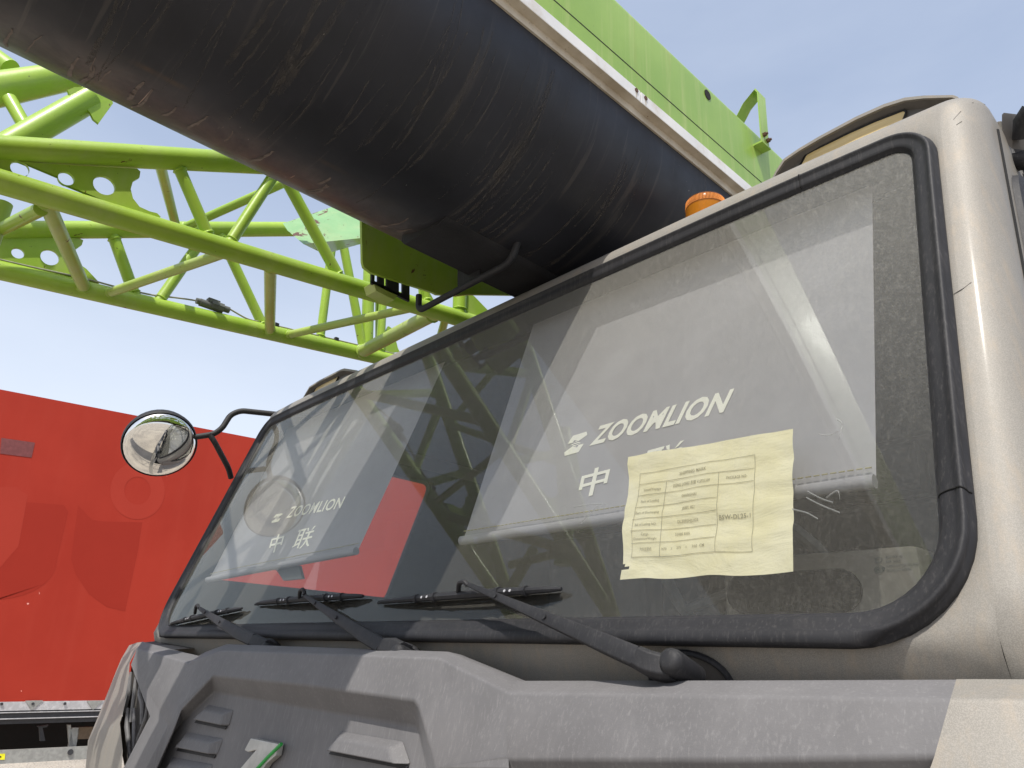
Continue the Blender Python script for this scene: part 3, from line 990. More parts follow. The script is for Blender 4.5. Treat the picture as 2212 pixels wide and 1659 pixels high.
# arm heads with pivots
def head(parent, pts, nrm, px, knob):
    b = MB()
    P = [pts[-1]] + [onglass(x, y, h) for x, y, h in px]
    wv = [0.031, 0.033, 0.033, 0.028][:len(P)]
    rings_ = []
    for i, p in enumerate(P):
        t = (P[min(i + 1, len(P) - 1)] - P[max(i - 1, 0)]).normalized()
        side = t.cross(nrm).normalized()
        pr = [(-1, -1), (-1, 0.6), (-0.7, 1.0), (0.7, 1.0), (1, 0.6), (1, -1)]
        rings_.append([p + side * a * wv[i] / 2 * 0.95 + nrm * c * 0.014 for a, c in pr])
    b.loft(rings_)
    b.build('arm_head', M['black'], parent, bevel=0.002)
    k = MB()
    c = onglass(*knob[:2], 0.02)
    k.tube([c - nrm * 0.03, c + nrm * 0.022, c + nrm * 0.03, c + nrm * 0.034], [0.015, 0.017, 0.015, 0.009], 20)
    k.build('pivot_cap', M['black'], parent, smooth=50)
head(armR, pR, nR, [(1408, 1436, 0.043), (1436, 1443, 0.038), (1460, 1449, 0.030)], (1474, 1444))
head(armM, pM, nM, [(855, 1399, 0.042), (872, 1408, 0.036)], (880, 1420))
head(armL, pL, nL, [(566, 1392, 0.042), (580, 1399, 0.036)], (590, 1412))
UNDER = True
# rubber rimmed oval recess behind the right pivot
b = MB()
cu0, cv0 = pix(1492, 1472)
pts = [SH(cu0 + 0.062 * math.cos(a), cv0 + 0.036 * math.sin(a), 0.002) for a in [2 * math.pi * k / 40 for k in range(41)]]
b.tube(pts, 0.0045, 8, caps=False)
rim = b.build('oval_rim', M['rubber'], crane)
b = MB()
b.add([SH(cu0 + 0.060 * math.cos(a), cv0 + 0.034 * math.sin(a), 0.0012) for a in [2 * math.pi * k / 40 for k in range(40)]], [tuple(range(40))])
b.build('oval_panel', M['hood'], crane, smooth=0)
# washer hoses beside the two far pivots
for pp in ([(838, 1398, .03), (868, 1390, .03), (895, 1400, .02), (915, 1420, .01)], [(560, 1386, .03), (585, 1383, .03), (600, 1392, .02), (608, 1405, .01)]):
    b = MB(); b.tube(arc_path([onglass(*p) for p in pp], 0.02, 4), 0.005, 8); b.build('washer_hose', M['rubber'], crane)

# -- front panel (grey plastic) with recess, louvres and vents
T = [(307, 1386, .87), (366, 1402.5, .85), (428, 1417.5, .84), (444, 1408, .84), (490, 1391, .84), (966, 1407, .84), (1120, 1470, .84), (1600, 1469, .845), (2066, 1467, .86)]
Cc = [(296, 1401, .815), (349, 1415, .80), (408, 1432, .80), (425, 1424, .80), (478, 1405, .80), (949, 1421, .80), (1099, 1496, .80), (1600, 1503, .805), (2053, 1510, .82)]
Tp = [atY(*p) for p in T]; Cp = [atY(*p) for p in Cc]
b = MB()
b.grid([[p + Vector((0, 0.03, -0.004)) for p in Tp], Tp, Cp])
# outer recess border and lower body
def on_plane(px, py, y0, k, z0):
    "picture point on the sloping sheet  y = y0 + k (z - z0)"
    r = ray(px, py); return r * ((y0 - k * z0) / (r.y - k * r.z))
def rim_(x, y): return on_plane(x, y, .782, .12, -.07)
def flo(x, y, o=0.0): return on_plane(x, y, .812 - o, .12, -.09)
RO = [rim_(383, 1543), rim_(392, 1533), rim_(460, 1460.5), rim_(657, 1480), rim_(893, 1513), rim_(903, 1525)]
RI = [flo(377, 1577), flo(396, 1557), flo(463, 1494), flo(657, 1528), flo(897, 1568), flo(905, 1580)]
D_ = Vector((0, -0.02, -0.30))
low_out = rim_(942, 1659); low_in = flo(922, 1659)
ext = Vector((0.0, -0.02, -0.30))
# face right of the recess: from chamfer edge down
RO.append(low_out); RI.append(low_in)
RO.append(low_out + Vector((0.03, -0.036, -0.30))); RI.append(low_in + Vector((0.03, -0.036, -0.30)))
b.grid([RO[1:], RI[1:]])
def poly(pts): b.add(pts, [tuple(range(len(pts)))])
poly([Cp[4], Cp[5], RO[4], RO[3], RO[2]])
poly([Cp[5], Cp[6], RO[5], RO[4]])
botR = [atY(1099, 1659, .765) + Vector((0, 0, 0)), atY(1600, 1659, .772), atY(2012, 1659, .79)]
poly([Cp[6], botR[0], RO[6], RO[5]])
# band that turns down near the frame's lower edge
mid_ = [atY(1099, 1640, .768), atY(1600, 1642, .775), atY(2018, 1635, .795)]
poly([Cp[6], Cp[7], mid_[1], mid_[0]]); poly([Cp[7], Cp[8], mid_[2], mid_[1]])
und = [p + Vector((0, 0.03, -0.05)) for p in mid_]
und2 = [p + Vector((0, 0.03, -0.35)) for p in mid_]
b.grid([mid_, und, und2])
poly([mid_[0], und[0], und2[0], RO[7], RO[6]])
poly([Cp[6], mid_[0], RO[6], RO[5]]) if False else None
# left of the recess
F0 = atY(283, 1436, .80); F1 = atY(373, 1521, .775); F1b = atY(386, 1527, .772)
poly([Cp[0], Cp[1], Cp[2], F1, F0])
poly([Cp[2], Cp[3], Cp[4], RO[2], RO[1], F1b, F1])
G1 = atY(362.5, 1568, .765); G0 = atY(324, 1547, .79); H0 = atY(267, 1659, .765); H1 = atY(316, 1659, .74)
F2 = rim_(374, 1582)
poly([F1, F1b, RO[1], F2, G1])
poly([F1, G1, G0, F0])
poly([G0, G1, H1, H0])
K0 = rim_(340, 1659)
poly([G1, F2, K0, H1])
poly([H0, H1, H1 + ext, H0 + ext]); poly([H1, K0, K0 + ext, H1 + ext])
# recess floor
FL = [RI[1], RI[2], RI[3], RI[4], RI[5], RI[6], RI[7]]
K1 = flo(341, 1662); lowL = K1 + Vector((0, -0.036, -0.30)); K0e = K0 + Vector((0, -0.036, -0.30))
poly([RI[0], RI[1], RI[2], RI[3], RI[4], RI[5], RI[6], RI[7], lowL, K1])
poly([F2, RI[0], K1, K0]); poly([F2, RI[0], RI[1], RO[1]]); poly([K0, K1, lowL, K0e])
front = b.build('front_panel', M['plastic'], crane, merge=True, smooth=45, bevel=0.0045, bseg=3)
# louvres: raised wedge with a dark slot underneath
def louvre(px_top, px_slot, y_back, name='louvre', out=0.016):
    "px_top: 4 corner points on the floor (TL, TR, BR, BL); the lower edge stands proud"
    tl, tr, br, bl_ = [flo(x, y) for x, y, yy in px_top]
    b = MB()
    off = Vector((0, -out, 0))
    ins = 0.14
    tl2 = tl.lerp(bl_, 0.35).lerp(tr.lerp(br, 0.35), ins) + off * 0.8
    tr2 = tr.lerp(br, 0.35).lerp(tl.lerp(bl_, 0.35), ins) + off * 0.8
    bl2_ = bl_.lerp(br, ins * 0.6) + off; br2_ = br.lerp(bl_, ins * 0.6) + off
    b.add([tl, tr, br, bl_, tl2, tr2, br2_, bl2_], [(0, 1, 5, 4), (1, 2, 6, 5), (3, 0, 4, 7), (4, 5, 6, 7), (3, 7, 6, 2), (0, 3, 2, 1)])
    o = b.build(name, M['plastic'], front, smooth=25, bevel=0.004, bseg=3)
    s = MB()
    a0 = bl_ + Vector((0.01, -0.0015, -0.002)); a1 = br + Vector((-0.005, -0.0015, -0.002))
    d = (tl - bl_) * -0.17
    s.prism([a0, a1, a1 + d, a0 + d], (0, -0.002, 0))
    s.build('vent_slot', M['black'], front, smooth=0)
    return o
YF = .811
louvre([(452, 1522, .811), (506, 1532, .811), (496, 1568, .805), (424, 1553, .805)], None, YF)
louvre([(404, 1580, .805), (484, 1594, .805), (471, 1630, .80), (384, 1613, .80)], None, YF)
louvre([(372, 1634, .80), (462, 1650, .80), (448, 1690, .795), (355, 1672, .795)], None, YF)
louvre([(738, 1578, .811), (872, 1600, .811), (890, 1652, .803), (712, 1618, .803)], None, YF, out=0.022)
# emblem
b = MB()
EM = [(555, 1594), (614, 1606), (609, 1632), (588, 1650), (560, 1700), (500, 1700), (536, 1655), (566, 1620), (549, 1624), (541, 1620)]
b.prism([flo(x, y, .003) for x, y in EM], (0, -0.014, 0))
em = b.build('emblem', M['silver'], front, smooth=25, bevel=0.0025)
b = MB()
b.tube([flo(608, 1607, .018), flo(580, 1634, .018), flo(545, 1672, .018)], 0.0035, 10)
b.build('green_stripe', M['green_line'], front)

# headlamp-side vent slats on the left corner
b = MB()
VB = [(284, 1440), (312, 1470), (324, 1545), (269, 1656), (262, 1620), (262, 1559), (277, 1496)]
b.add([atY(x, y, .825) for x, y in VB], [tuple(range(len(VB)))])
b.build('vent_recess', M['hood'], front, smooth=0)
for pth, r in (([(283, 1452), (279, 1490), (268, 1540)], .007), ([(293, 1463), (290, 1500), (282, 1560)], .006), ([(304, 1473), (302, 1500), (308, 1520), (306, 1565)], .007),
               ([(276, 1530), (274, 1570), (281, 1640)], .007), ([(290, 1530), (290, 1570), (288, 1620)], .006), ([(318, 1530), (314, 1555), (296, 1600)], .006)):
    b = MB(); b.tube([atY(x, y, .805) for x, y in pth], [r * .6] + [r] * (len(pth) - 2) + [r * .7], 8); b.build('vent_slat', M['plastic'], front)

# beige corner pieces either side of the grey panel
def corner(rows_, name):
    b = MB()
    b.grid([[atY(*p) for p in r] for r in rows_])
    return b.build(name, M['beige'], crane, smooth=30, bevel=0.004)
corner([[(309, 1386.5, .872), (296, 1402, .822), (280, 1432, .806), (276, 1497, .80), (264, 1545, .79), (259, 1562, .78), (265, 1621, .765), (262, 1668, .76), (258, 1740, .745)],
        [(296, 1388, .90), (275, 1412, .87), (262, 1450, .85), (250, 1490, .84), (232, 1545, .83), (222, 1575, .82), (214, 1625, .80), (212, 1668, .80), (210, 1740, .78)],
        [(279, 1394, .98), (262, 1424, .97), (250, 1455, .95), (241, 1476, .95), (217, 1536, .93), (204, 1568, .92), (190, 1601, .91), (185, 1660, .89), (180, 1740, .87)],
        [(281, 1393, 1.25), (262, 1423, 1.25), (250, 1452, 1.25), (241, 1475, 1.25), (217, 1535, 1.25), (204, 1567, 1.25), (190, 1600, 1.25), (185, 1659, 1.25), (180, 1739, 1.25)]], 'corner_fairing')
corner([[(2066, 1467, .86), (2053, 1510, .82), (2018, 1635, .795), (1995, 1700, .785)],
        [(2130, 1467, .865), (2120, 1510, .825), (2110, 1640, .80), (2100, 1710, .79)],
        [(2225, 1467.5, .875), (2225, 1511, .835), (2230, 1650, .81), (2235, 1720, .80)],
        [(2400, 1470, .95), (2400, 1515, .92), (2400, 1660, .90), (2400, 1740, .90)]], 'corner_fairing')
b = MB()
b.box((XC - 1.18, 0.90, -0.30), (XC + 1.15, 0.915, -0.05)); b.build('panel_backing', M['void'], crane, smooth=0)
b = MB()
b.grid([[atY(307, 1388, .875), atY(366, 1404, .86)], [atY(345, 1384, 1.0), atY(420, 1400, .95)]])
b.build('gap_gasket', M['rubber'], crane, smooth=0)

# -- roof lamps
def roof_lamp(hood, lens_px, y0, dep, base):
    "hood: outline of the front rim in the picture, left base -> over the top -> right base"
    P = [atY(x, y, y0) for x, y in hood]
    n = len(P); cx = (P[0].x + P[-1].x) / 2; zb = base
    def shrink(p, k): return Vector((cx + (p.x - cx) * (1 - 0.5 * k), p.y, zb + (p.z - zb) * (1 - 2.2 * k) if p.z > zb else p.z))
    rim = [shrink(p, .035) for p in P]
    bk = Vector((0, dep, 0.0))
    b = MB()
    b.grid([[p + bk for p in P], [p + Vector((0, .004, 0)) for p in P], [p.lerp(q, .3) for p, q in zip(P, rim)], rim, [p + Vector((0, .006, 0)) for p in rim]])
    lamp = b.build('roof_lamp', M['beige'], crane, smooth=40)
    h = MB()
    in2 = [shrink(p, .07) + Vector((0, .020, 0)) for p in P]
    h.grid([[p + Vector((0, .006, 0)) for p in rim], in2])
    h.add([p for p in in2], [tuple(range(n))])
    h.build('hood', M['hood'], lamp, smooth=30)
    l = MB()
    yl = y0 + .016
    LP = [atY(x, y, yl) for x, y in lens_px]
    l.prism(LP, (0, .003, 0))
    l.build('lens', M['lens_tan'], lamp, smooth=0)
    t = MB()
    t.tube(arc_path(LP + LP[:2], .004, 3), .0022, 6)
    t.build('lens_trim', M['rubber'], lamp)
    return lamp
roof_lamp([(1664, 390), (1674, 369), (1691, 342), (1724, 319), (1769, 292), (1849, 249), (1909, 222), (1954, 208), (1996, 203.7), (2059, 203), (2067, 206), (2072, 211)],
          [(1724, 366), (1741, 334), (1757, 325), (1834, 287), (1890, 262), (1952, 238), (1958, 240.5), (1947, 270)], 1.26, 0.30, 0.90)
roof_lamp([(652, 862), (668, 834), (690, 820), (735, 797), (742, 795), (768, 799), (775, 812)],
          [(672, 856), (684, 836), (728, 812), (732, 812), (722, 832)], 1.33, 0.20, 0.90)

# -- beacon
b = MB()
BC = Vector((-0.815, 1.375, 0.838))
b.tube([BC, BC + Vector((0, 0, 0.14)), BC + Vector((0, 0, 0.165))], [0.052, 0.050, 0.046], 28)
bea = b.build('beacon', M['black'], crane, smooth=40)
b = MB()
zs = [(0.160, .048), (0.170, .0500), (0.185, .0480), (0.189, .0488), (0.210, .0475), (0.216, .0478), (0.228, .0462), (0.2335, .0440), (0.2355, .03)]
b.loft([[BC + Vector((r * math.cos(a), r * math.sin(a), z)) for a in [2 * math.pi * k / 36 for k in range(36)]] for z, r in zs])
b.build('amber_dome', M['amber'], bea, smooth=40)
b = MB(); b.tube([BC + Vector((0, 0, .165)), BC + Vector((0, 0, .222))], .036, 20); b.build('core', M['amber_in'], bea)
b = MB()
for k in range(90):
    a = 2 * math.pi * k / 90
    b.tube([BC + Vector((.0478 * math.cos(a), .0478 * math.sin(a), .212)), BC + Vector((.0464 * math.cos(a), .0464 * math.sin(a), .229))], .0008, 4, caps=False)
b.build('ribs', M['amber_in'], bea, kind='stuff')

# -- round mirror on its arm
mc = atD(345, 958, 2.85)
mn = Vector((0.80, -0.14, -0.56)).normalized()
uu = mn.cross(Vector((0, 0, 1))).normalized(); vv = uu.cross(mn)
MRr = 0.133
def ringm(r, h, n=40): return [mc + (uu * math.cos(2 * math.pi * k / n) + vv * math.sin(2 * math.pi * k / n)) * r + mn * h for k in range(n)]
b = MB()
b.loft([ringm(MRr * .3, -.075), ringm(MRr * .75, -.06), ringm(MRr * .95, -.035), ringm(MRr, -.01), ringm(MRr * 1.005, .008), ringm(MRr * .985, .014), ringm(MRr * .955, .010)], caps=False)
b.add(ringm(MRr * .3, -.075), [tuple(range(40))])
mir = b.build('mirror', M['black'], crane, smooth=50)
b = MB()
b.loft([ringm(MRr * .962 * math.sin(a) / math.sin(1.5), .006 + MRr * .42 * math.cos(a)) for a in [1.5 - 1.49 * k / 14 for k in range(15)]], caps=True)
b.build('mirror_glass', M['mirror'], mir, smooth=180)
b = MB()
b.tube(arc_path([mc - mn * 0.05 , atD(424, 944, 2.89), atD(462, 938, 2.92), atD(480, 925, 2.94), atD(498, 896, 2.98), atD(520, 887, 3.00), atD(596, 895, 3.05)], .03, 5), .0115, 12)
b.build('arm', M['black'], mir)
b = MB()
b.tube(arc_path([atD(452, 938, 2.91), atD(462, 952, 2.91), atD(494, 1012, 2.94), atD(499, 1032, 2.96)], .03, 5), .011, 12)
b.build('brace', M['black'], mir)

# -- brackets and black mirror head at the near right corner
b = MB()
b.prism([atD(2134, 302, 1.30), atD(2155, 262, 1.30), atD(2162, 261, 1.28), atD(2168, 288, 1.28), atD(2139, 301, 1.30)], (0.012, 0.035, 0.0))
br1 = b.build('mirror_bracket', M['beige'], crane, smooth=25, bevel=.002)
b = MB()
pl = [(2163, 247), (2168, 242), (2177, 249), (2189, 267), (2199, 299), (2184, 322), (2169, 304), (2163, 270)]
b.prism([atD(x, y, 1.27) for x, y in pl], (0.015, 0.02, 0))
b.build('curved_plate', M['hood'], br1, bevel=.002)
b = MB()
b.prism([atD(2141, 304, 1.31), atD(2166, 292, 1.31), atD(2200, 300, 1.31), atD(2192, 330, 1.31), atD(2180, 372, 1.31), atD(2158, 366, 1.31)], (0.03, 0.05, 0))
b.build('hinge_block', M['black'], br1, bevel=.003)
b = MB()
b.prism([atD(2156, 376, 1.30), atD(2182, 370, 1.30), atD(2193, 400, 1.30), atD(2176, 413, 1.30)], (0.03, 0.04, 0))
b.build('lower_block', M['black'], br1, bevel=.003)
b = MB()
b.tube([atD(2204, 300, 1.26), atD(2207, 262, 1.25), atD(2225, 235, 1.24)], [.012, .013, .013], 16)
b.tube(arc_path([atD(2186, 352, 1.28), atD(2215, 345, 1.26), atD(2250, 360, 1.25)], .04, 5), .016, 14)
b.tube(arc_path([atD(2188, 385, 1.29), atD(2186, 430, 1.28), atD(2205, 490, 1.26), atD(2240, 540, 1.25)], .05, 5), .013, 14)
b.build('mirror_arm', M['black'], br1)
# scratches in the paint
for path in ([(2040, 645), (2075, 628), (2098, 610)], [(2052, 640), (2083, 622)], [(2060, 258), (2076, 240)], [(2066, 270), (2078, 262)], [(2100, 222), (2128, 226)]):
    b = MB()
    P = []
    for x, y in path:
        r = ray(x, y); best = None
        for k in range(200):
            u = 1.20 + .14 * k / 199
            for vv_ in (0,):
                pass
            lo, hi = 0.0, 0.92
            for _ in range(18):
                m = (lo + hi) / 2; q = Sf(u, m)
                if q.z / q.y < r.z / r.y: lo = m
                else: hi = m
            q = Sf(u, lo); e = abs(q.x / q.y - r.x / r.y)
            if best is None or e < best[0]: best = (e, u, lo)
        P.append(SH(best[1], best[2], .0004))
    b.tube(P, .00035, 4); b.build('scratch', M['hood'], shell, smooth=0)

# ------------------------------------------------------------------ boom
XS = -0.870                                   # near flank of the boom
BXC, BW, BZC, BB = -1.212, 0.342, 1.217, 0.271
Y0B, Y1B = -5.0, 9.0
prof_b = [Vector((XS - 0.003, 0, 1.256)), Vector((XS - 0.003, 0, 1.233))]
n = 40
for k in range(n + 1):
    a = -math.pi * k / n
    prof_b.append(Vector((BXC + (BW - 0.003) * math.cos(a), 0, BZC + BB * math.sin(a))))
prof_b += [Vector((BXC - BW + 0.003, 0, 1.243)), Vector((BXC - BW + 0.003, 0, 1.259))]
ys = [Y0B + (Y1B - Y0B) * k / 28 for k in range(29)]
boom = MB()
boom.grid([[Vector((p.x, y, p.z)) for p in prof_b] for y in ys])
boom_o = boom.build('boom', M['boom_black'], crane, smooth=40)
# uv: metres along, metres round the section
me = boom_o.data
uvl = me.uv_layers.new(name='UVMap')
acc = [0.0]
for i in range(1, len(prof_b)): acc.append(acc[-1] + (prof_b[i] - prof_b[i - 1]).length)
npf = len(prof_b)
for lp in me.loops:
    vi = lp.vertex_index
    uvl.data[lp.index].uv = (ys[vi // npf], acc[vi % npf])
# dried drip marks standing on the black paint
dm = NT('dried_mud_run')
_t = dm.t.nodes.new('ShaderNodeBsdfTransparent'); _d = dm.t.nodes.new('ShaderNodeBsdfDiffuse'); _d.inputs[0].default_value = (0.105, 0.096, 0.088, 1)
_m = dm.t.nodes.new('ShaderNodeMixShader')
dm.L(dm.ramp(dm.noise(sc=60, detail=5), 0.3, 0.7, 0.10, 0.50), _m.inputs[0]); dm.L(_t.outputs[0], _m.inputs[1]); dm.L(_d.outputs[0], _m.inputs[2]); dm.L(_m.outputs[0], dm.out.inputs['Surface'])
M['run'] = dm.m
dm2 = NT('pale_mud_run')
dm2.bsdf(dm2.mix(dm2.ramp(dm2.noise(sc=50, detail=4), .3, .7), (0.11, 0.088, 0.078), (0.17, 0.14, 0.122)), 0.9)
M['run_pale'] = dm2.m
def on_arc(y, v, h=0.0009):
    "point on the round belly, v metres down from the near top edge"
    for i in range(1, len(acc)):
        if acc[i] >= v: break
    t = (v - acc[i - 1]) / (acc[i] - acc[i - 1])
    p = prof_b[i - 1].lerp(prof_b[i], t); q = (prof_b[i] - prof_b[i - 1]).normalized()
    nn = Vector((-q.z, 0, q.x))
    if nn.dot(p - Vector((BXC, 0, BZC))) < 0: nn = -nn
    return Vector((p.x, y, p.z)) + nn * h
def drips(count, yr, v0r, lnr, wr_, mat, name, wob=.0035, seed=3):
    rnd = random.Random(seed); b = MB()
    for _ in range(count):
        y = rnd.uniform(*yr); v = rnd.uniform(*v0r); L = rnd.uniform(*lnr); wd = rnd.uniform(*wr_)
        n = max(6, int(L / .012)); ph = rnd.uniform(0, 9); drift = rnd.uniform(-.10, .10)
        A, B_ = [], []
        for k in range(n + 1):
            t = k / n
            yy = y + drift * t * L + wob * mathutils.noise.noise(Vector((ph, t * L * 13, 0))) + wob * .35 * mathutils.noise.noise(Vector((ph, t * L * 45, 3)))
            ww = wd * (0.35 + 0.65 * t) * (1 + .35 * mathutils.noise.noise(Vector((ph + 5, t * L * 40, 0)))) * (1 if t < .96 else .55)
            vv_ = min(acc[-1] - .02, v + L * t)
            A.append(on_arc(yy - ww / 2, vv_)); B_.append(on_arc(yy + ww / 2, vv_))
        b.grid([A, B_])
    return b.build(name, M[mat], boom_o, smooth=0, kind='stuff')
drips(75, (-1.3, 1.2), (.04, .30), (.14, .36), (.004, .011), 'run', 'mud_runs', seed=4)
drips(130, (-.6, 4.0), (.03, .30), (.15, .42), (.0015, .005), 'run', 'mud_runs', seed=9)
drips(46, (-.5, 1.3), (.545, .60), (.05, .13), (.003, .010), 'run_pale', 'pale_mud_runs', wob=.008, seed=5)
# upper green half
up = [Vector((XS, 0, 1.259)), Vector((XS, 0, 1.375)), Vector((XS, 0, 1.379)), Vector((XS, 0, 1.540))]
for k in range(1, 7):
    a = math.pi / 2 * k / 6
    up.append(Vector((XS - 0.032 + 0.032 * math.cos(a), 0, 1.540 + 0.032 * math.sin(a))))
mirror_side = [Vector((2 * BXC - p.x, 0, p.z)) for p in reversed(up)]
prof_u = up + mirror_side
b = MB()
rows_ = [[Vector((p.x, y, p.z)) for p in prof_u] for y in ys]
b.grid(rows_)
for yy in (Y0B, Y1B):
    b.add([Vector((p.x, yy, p.z)) for p in prof_u], [tuple(range(len(prof_u)))])
    b.add([Vector((p.x, yy, p.z)) for p in prof_b], [tuple(range(len(prof_b)))])
b.build('upper_shell', M['boom_green'], boom_o, smooth=40)
b = MB(); b.box((XS - 0.01, Y0B, 1.3756), (XS + 0.0006, Y1B, 1.3784)); b.build('seam', M['void'], boom_o, smooth=0)
# white rail in lengths with a joint, lip under it
segsY = [Y0B, 0.0 + atX(1384, 210, XS + .023).y, Y1B]
for a, c in ((segsY[0], segsY[1] - 0.0015), (segsY[1] + 0.0015, segsY[2])):
    b = MB(); b.box((XS - 0.001, a, 1.2603), (XS + 0.024, c, 1.2924)); b.build('white_rail', M['rail'], boom_o, smooth=30, bevel=.002)
b = MB(); b.box((XS - 0.012, Y0B, 1.238), (XS + 0.002, Y1B, 1.2593)); b.build('cream_lip', M['lip'], boom_o, smooth=30)
b = MB(); b.box((XS - 0.001, Y0B, 1.2594), (XS + 0.0235, Y1B, 1.2600)); b.build('rail_underside', M['lip'], boom_o, smooth=0)
jy = segsY[1]
for dy in (-0.018, 0.018):
    b = MB(); b.disc((XS + .023, jy + dy, 1.2836), (1, 0, 0), .006, 10, .003); b.build('rusty_bolt', M['rustbolt'], boom_o)
    b = MB(); b.add([Vector((XS + .0246, jy + dy + a, z)) for a, z in ((-.003, 1.280), (.003, 1.280), (.0018, 1.264), (-.001, 1.264))], [(0, 1, 2, 3)])
    b.build('rust_run', M['lip'], boom_o, smooth=0)
# round hole high on the flank
hp = atX(1528, 205, XS)
b = MB(); b.disc((XS + .0005, hp.y, hp.z), (1, 0, 0), .0155, 24, .0012); b.build('drain_hole', M['void'], boom_o)
# folded bracket
def at_flank(x, y, o=0.0): return atX(x, y, XS + o)
b = MB()
q0 = at_flank(1640, 300, .02); 
yb = q0.y
zt = at_flank(1620, 205, .03).z
prf = [(XS + .028, q0.z - .012), (XS + .028, q0.z + .03), (XS + .030, q0.z + .175), (XS + .022, q0.z + .190), (XS - .02, q0.z + .16), (XS - .09, 1.570)]
ring = [[Vector((x, yb + dy, z)) for x, z in prf] for dy in (0, .045)]
thick = Vector((-.004, 0, -.003))
b.grid(ring); b.grid([[p + thick for p in r] for r in ring])
b.grid([ring[0], [p + thick for p in ring[0]]]); b.grid([ring[1], [p + thick for p in ring[1]]])
brk = b.build('folded_bracket', M['boom_green'], boom_o, smooth=30)
b = MB(); b.box((XS - .001, yb - .002, q0.z - .016), (XS + .030, yb + .05, q0.z - .010)); b.build('bracket_foot', M['boom_green'], boom_o, smooth=0)
for dy, dz in ((.014, .018), (.034, .008)):
    b = MB(); b.disc((XS + .028, yb + dy, q0.z + dz), (1, 0, 0), .0075, 6, .008); b.disc((XS + .036, yb + dy, q0.z + dz), (1, 0, 0), .004, 8, .006); b.build('bolt', M['rustbolt'], boom_o)

# guard box, hook rod and its bracket under the boom
b = MB()
X0, X1_, ZB = -1.347, -1.169, .9376
sec = [(X0, 1.04), (X0, ZB + .012), (X0 + .012, ZB), (X1_ - .035, ZB), (X1_ - .012, ZB + .006), (X1_, ZB + .02), (X1_ + .004, ZB + .045), (X1_, 1.04)]
b.loft([[Vector((x, .868, z)) for x, z in sec], [Vector((x, 2.6, z)) for x, z in sec]])
gb = b.build('guard_box', M['black'], boom_o, smooth=40)
b = MB()
rod = [atY(905, 638, 1.067), atY(904, 672, 1.067), atY(1105, 566, 1.067), atY(1124, 505, 1.067)]
b.tube(arc_path(rod, .035, 7), .0088, 14)
b.build('hook_rod', M['black'], boom_o)
b = MB()
b.prism([atY(988, 560, 1.073), atY(1036, 566, 1.073), atY(1036, 600, 1.073), atY(1026, 607, 1.073), atY(988, 628, 1.073)], (0, .006, 0))
b.build('rod_bracket', M['black'], boom_o, bevel=.001)
b = MB()
for x, y in ((993, 571),):
    b.disc(atY(x, y, 1.067), (0, -1, -.3), .012, 6, .01)
b.build('bolt', M['black'], boom_o)

# =====================================================================================
# LATTICE JIB
# =====================================================================================
XA, XB = -1.90, -2.50
jib = empty('lattice_jib', (-2.2, 1.2, .9), label='lime green lattice jib of round tubes stowed left of the black boom', category='crane jib')
def line(p, q, X):
    a, c = atX(*p, X), atX(*q, X)
    return lambda px: None
class Chord:
    def __init__(s, p, q, X):
        s.X = X; s.p = p; s.q = q
        s.a = atX(*p, X); s.c = atX(*q, X); s.d = (s.c - s.a).normalized()
    def at(s, px):
        py = s.p[1] + (s.q[1] - s.p[1]) * (px - s.p[0]) / (s.q[0] - s.p[0])
        return atX(px, py, s.X)
    def ext(s, back, fwd): return s.a - s.d * back, s.c + s.d * fwd
CA = Chord((0, 392), (768, 621), XA); CB = Chord((0, 584), (768, 761), XB)
CC = Chord((0, 321), (555, 353), XA); CD = Chord((0, 497), (642, 495), XB)
def tubej(pts, r, mat='lime', name='chord', **k):
    b = MB(); b.tube(pts, r, 18); return b.build(name, M[mat], jib, smooth=50, **k)
tubej(CA.ext(3.2, 3.0), .0295); tubej(CB.ext(3.2, 3.0), .0290)
tubej(CC.ext(0.40, 1.6), .0310); tubej(CD.ext(0.50, 1.2), .0285)
def lace(c1, x1, c2, x2, r=.016, mat='lime'):
    tubej([c1.at(x1), c2.at(x2)], r, mat, 'lacing_tube')
    # weld collar
    for p, q in ((c1.at(x1), c2.at(x2)), (c2.at(x2), c1.at(x1))):
        d = (q - p).normalized()
        e = p + d * .034
        b = MB(); b.tube([e - d * .004, e, e + d * .004], [r * 1.02, r * 1.20, r * 1.02], 14); b.build('weld_bead', M['lime'], jib, smooth=60)
lace(CA, 92, CB, 184, .0195, 'lime_pale')
lace(CB, 226, CA, 500, .0150, 'lime_pale')
lace(CA, 584, CB, 583, .0185, 'lime_pale')
lace(CB, 613, CA, 905, .0150, 'lime_pale')
lace(CB, 776, CA, 945, .0260, 'lime_pale')
lace(CC, 342, CD, 382, .0150, 'lime_pale')
lace(CC, 378, CA, 458, .0165)
lace(CA, 488, CC, 606, .0165)
lace(CD, 388, CC, 690, .0150)
lace(CD, 240, CB, 296, .0190)
lace(CB, 336, CD, 452, .0185)
lace(CD, 470, CB, 574, .0185)
lace(CC, 600, CA, 740, .0180)
lace(CD, 722, CB, 690, .0170)
lace(CD, 735, CB, 787, .0185)
lace(CD, 800, CB, 792, .0250)
lace(CD, 836, CB, 820, .0180)
lace(CC, 1000, CA, 992, .0250)
lace(CC, 880, CA, 925, .0150)
lace(CA, 965, CB, 930, .0150)
# the jib goes on ahead of the cab: more bays towards the front
for k in range(4):
    a0 = CA.a - CA.d * (0.55 * k + .25); b0 = CB.a - CB.d * (0.55 * k + .5); a1 = CA.a - CA.d * (0.55 * k + .8)
    tubej([a0, b0], .016, 'lime', 'lacing_tube'); tubej([b0, a1], .016, 'lime', 'lacing_tube')
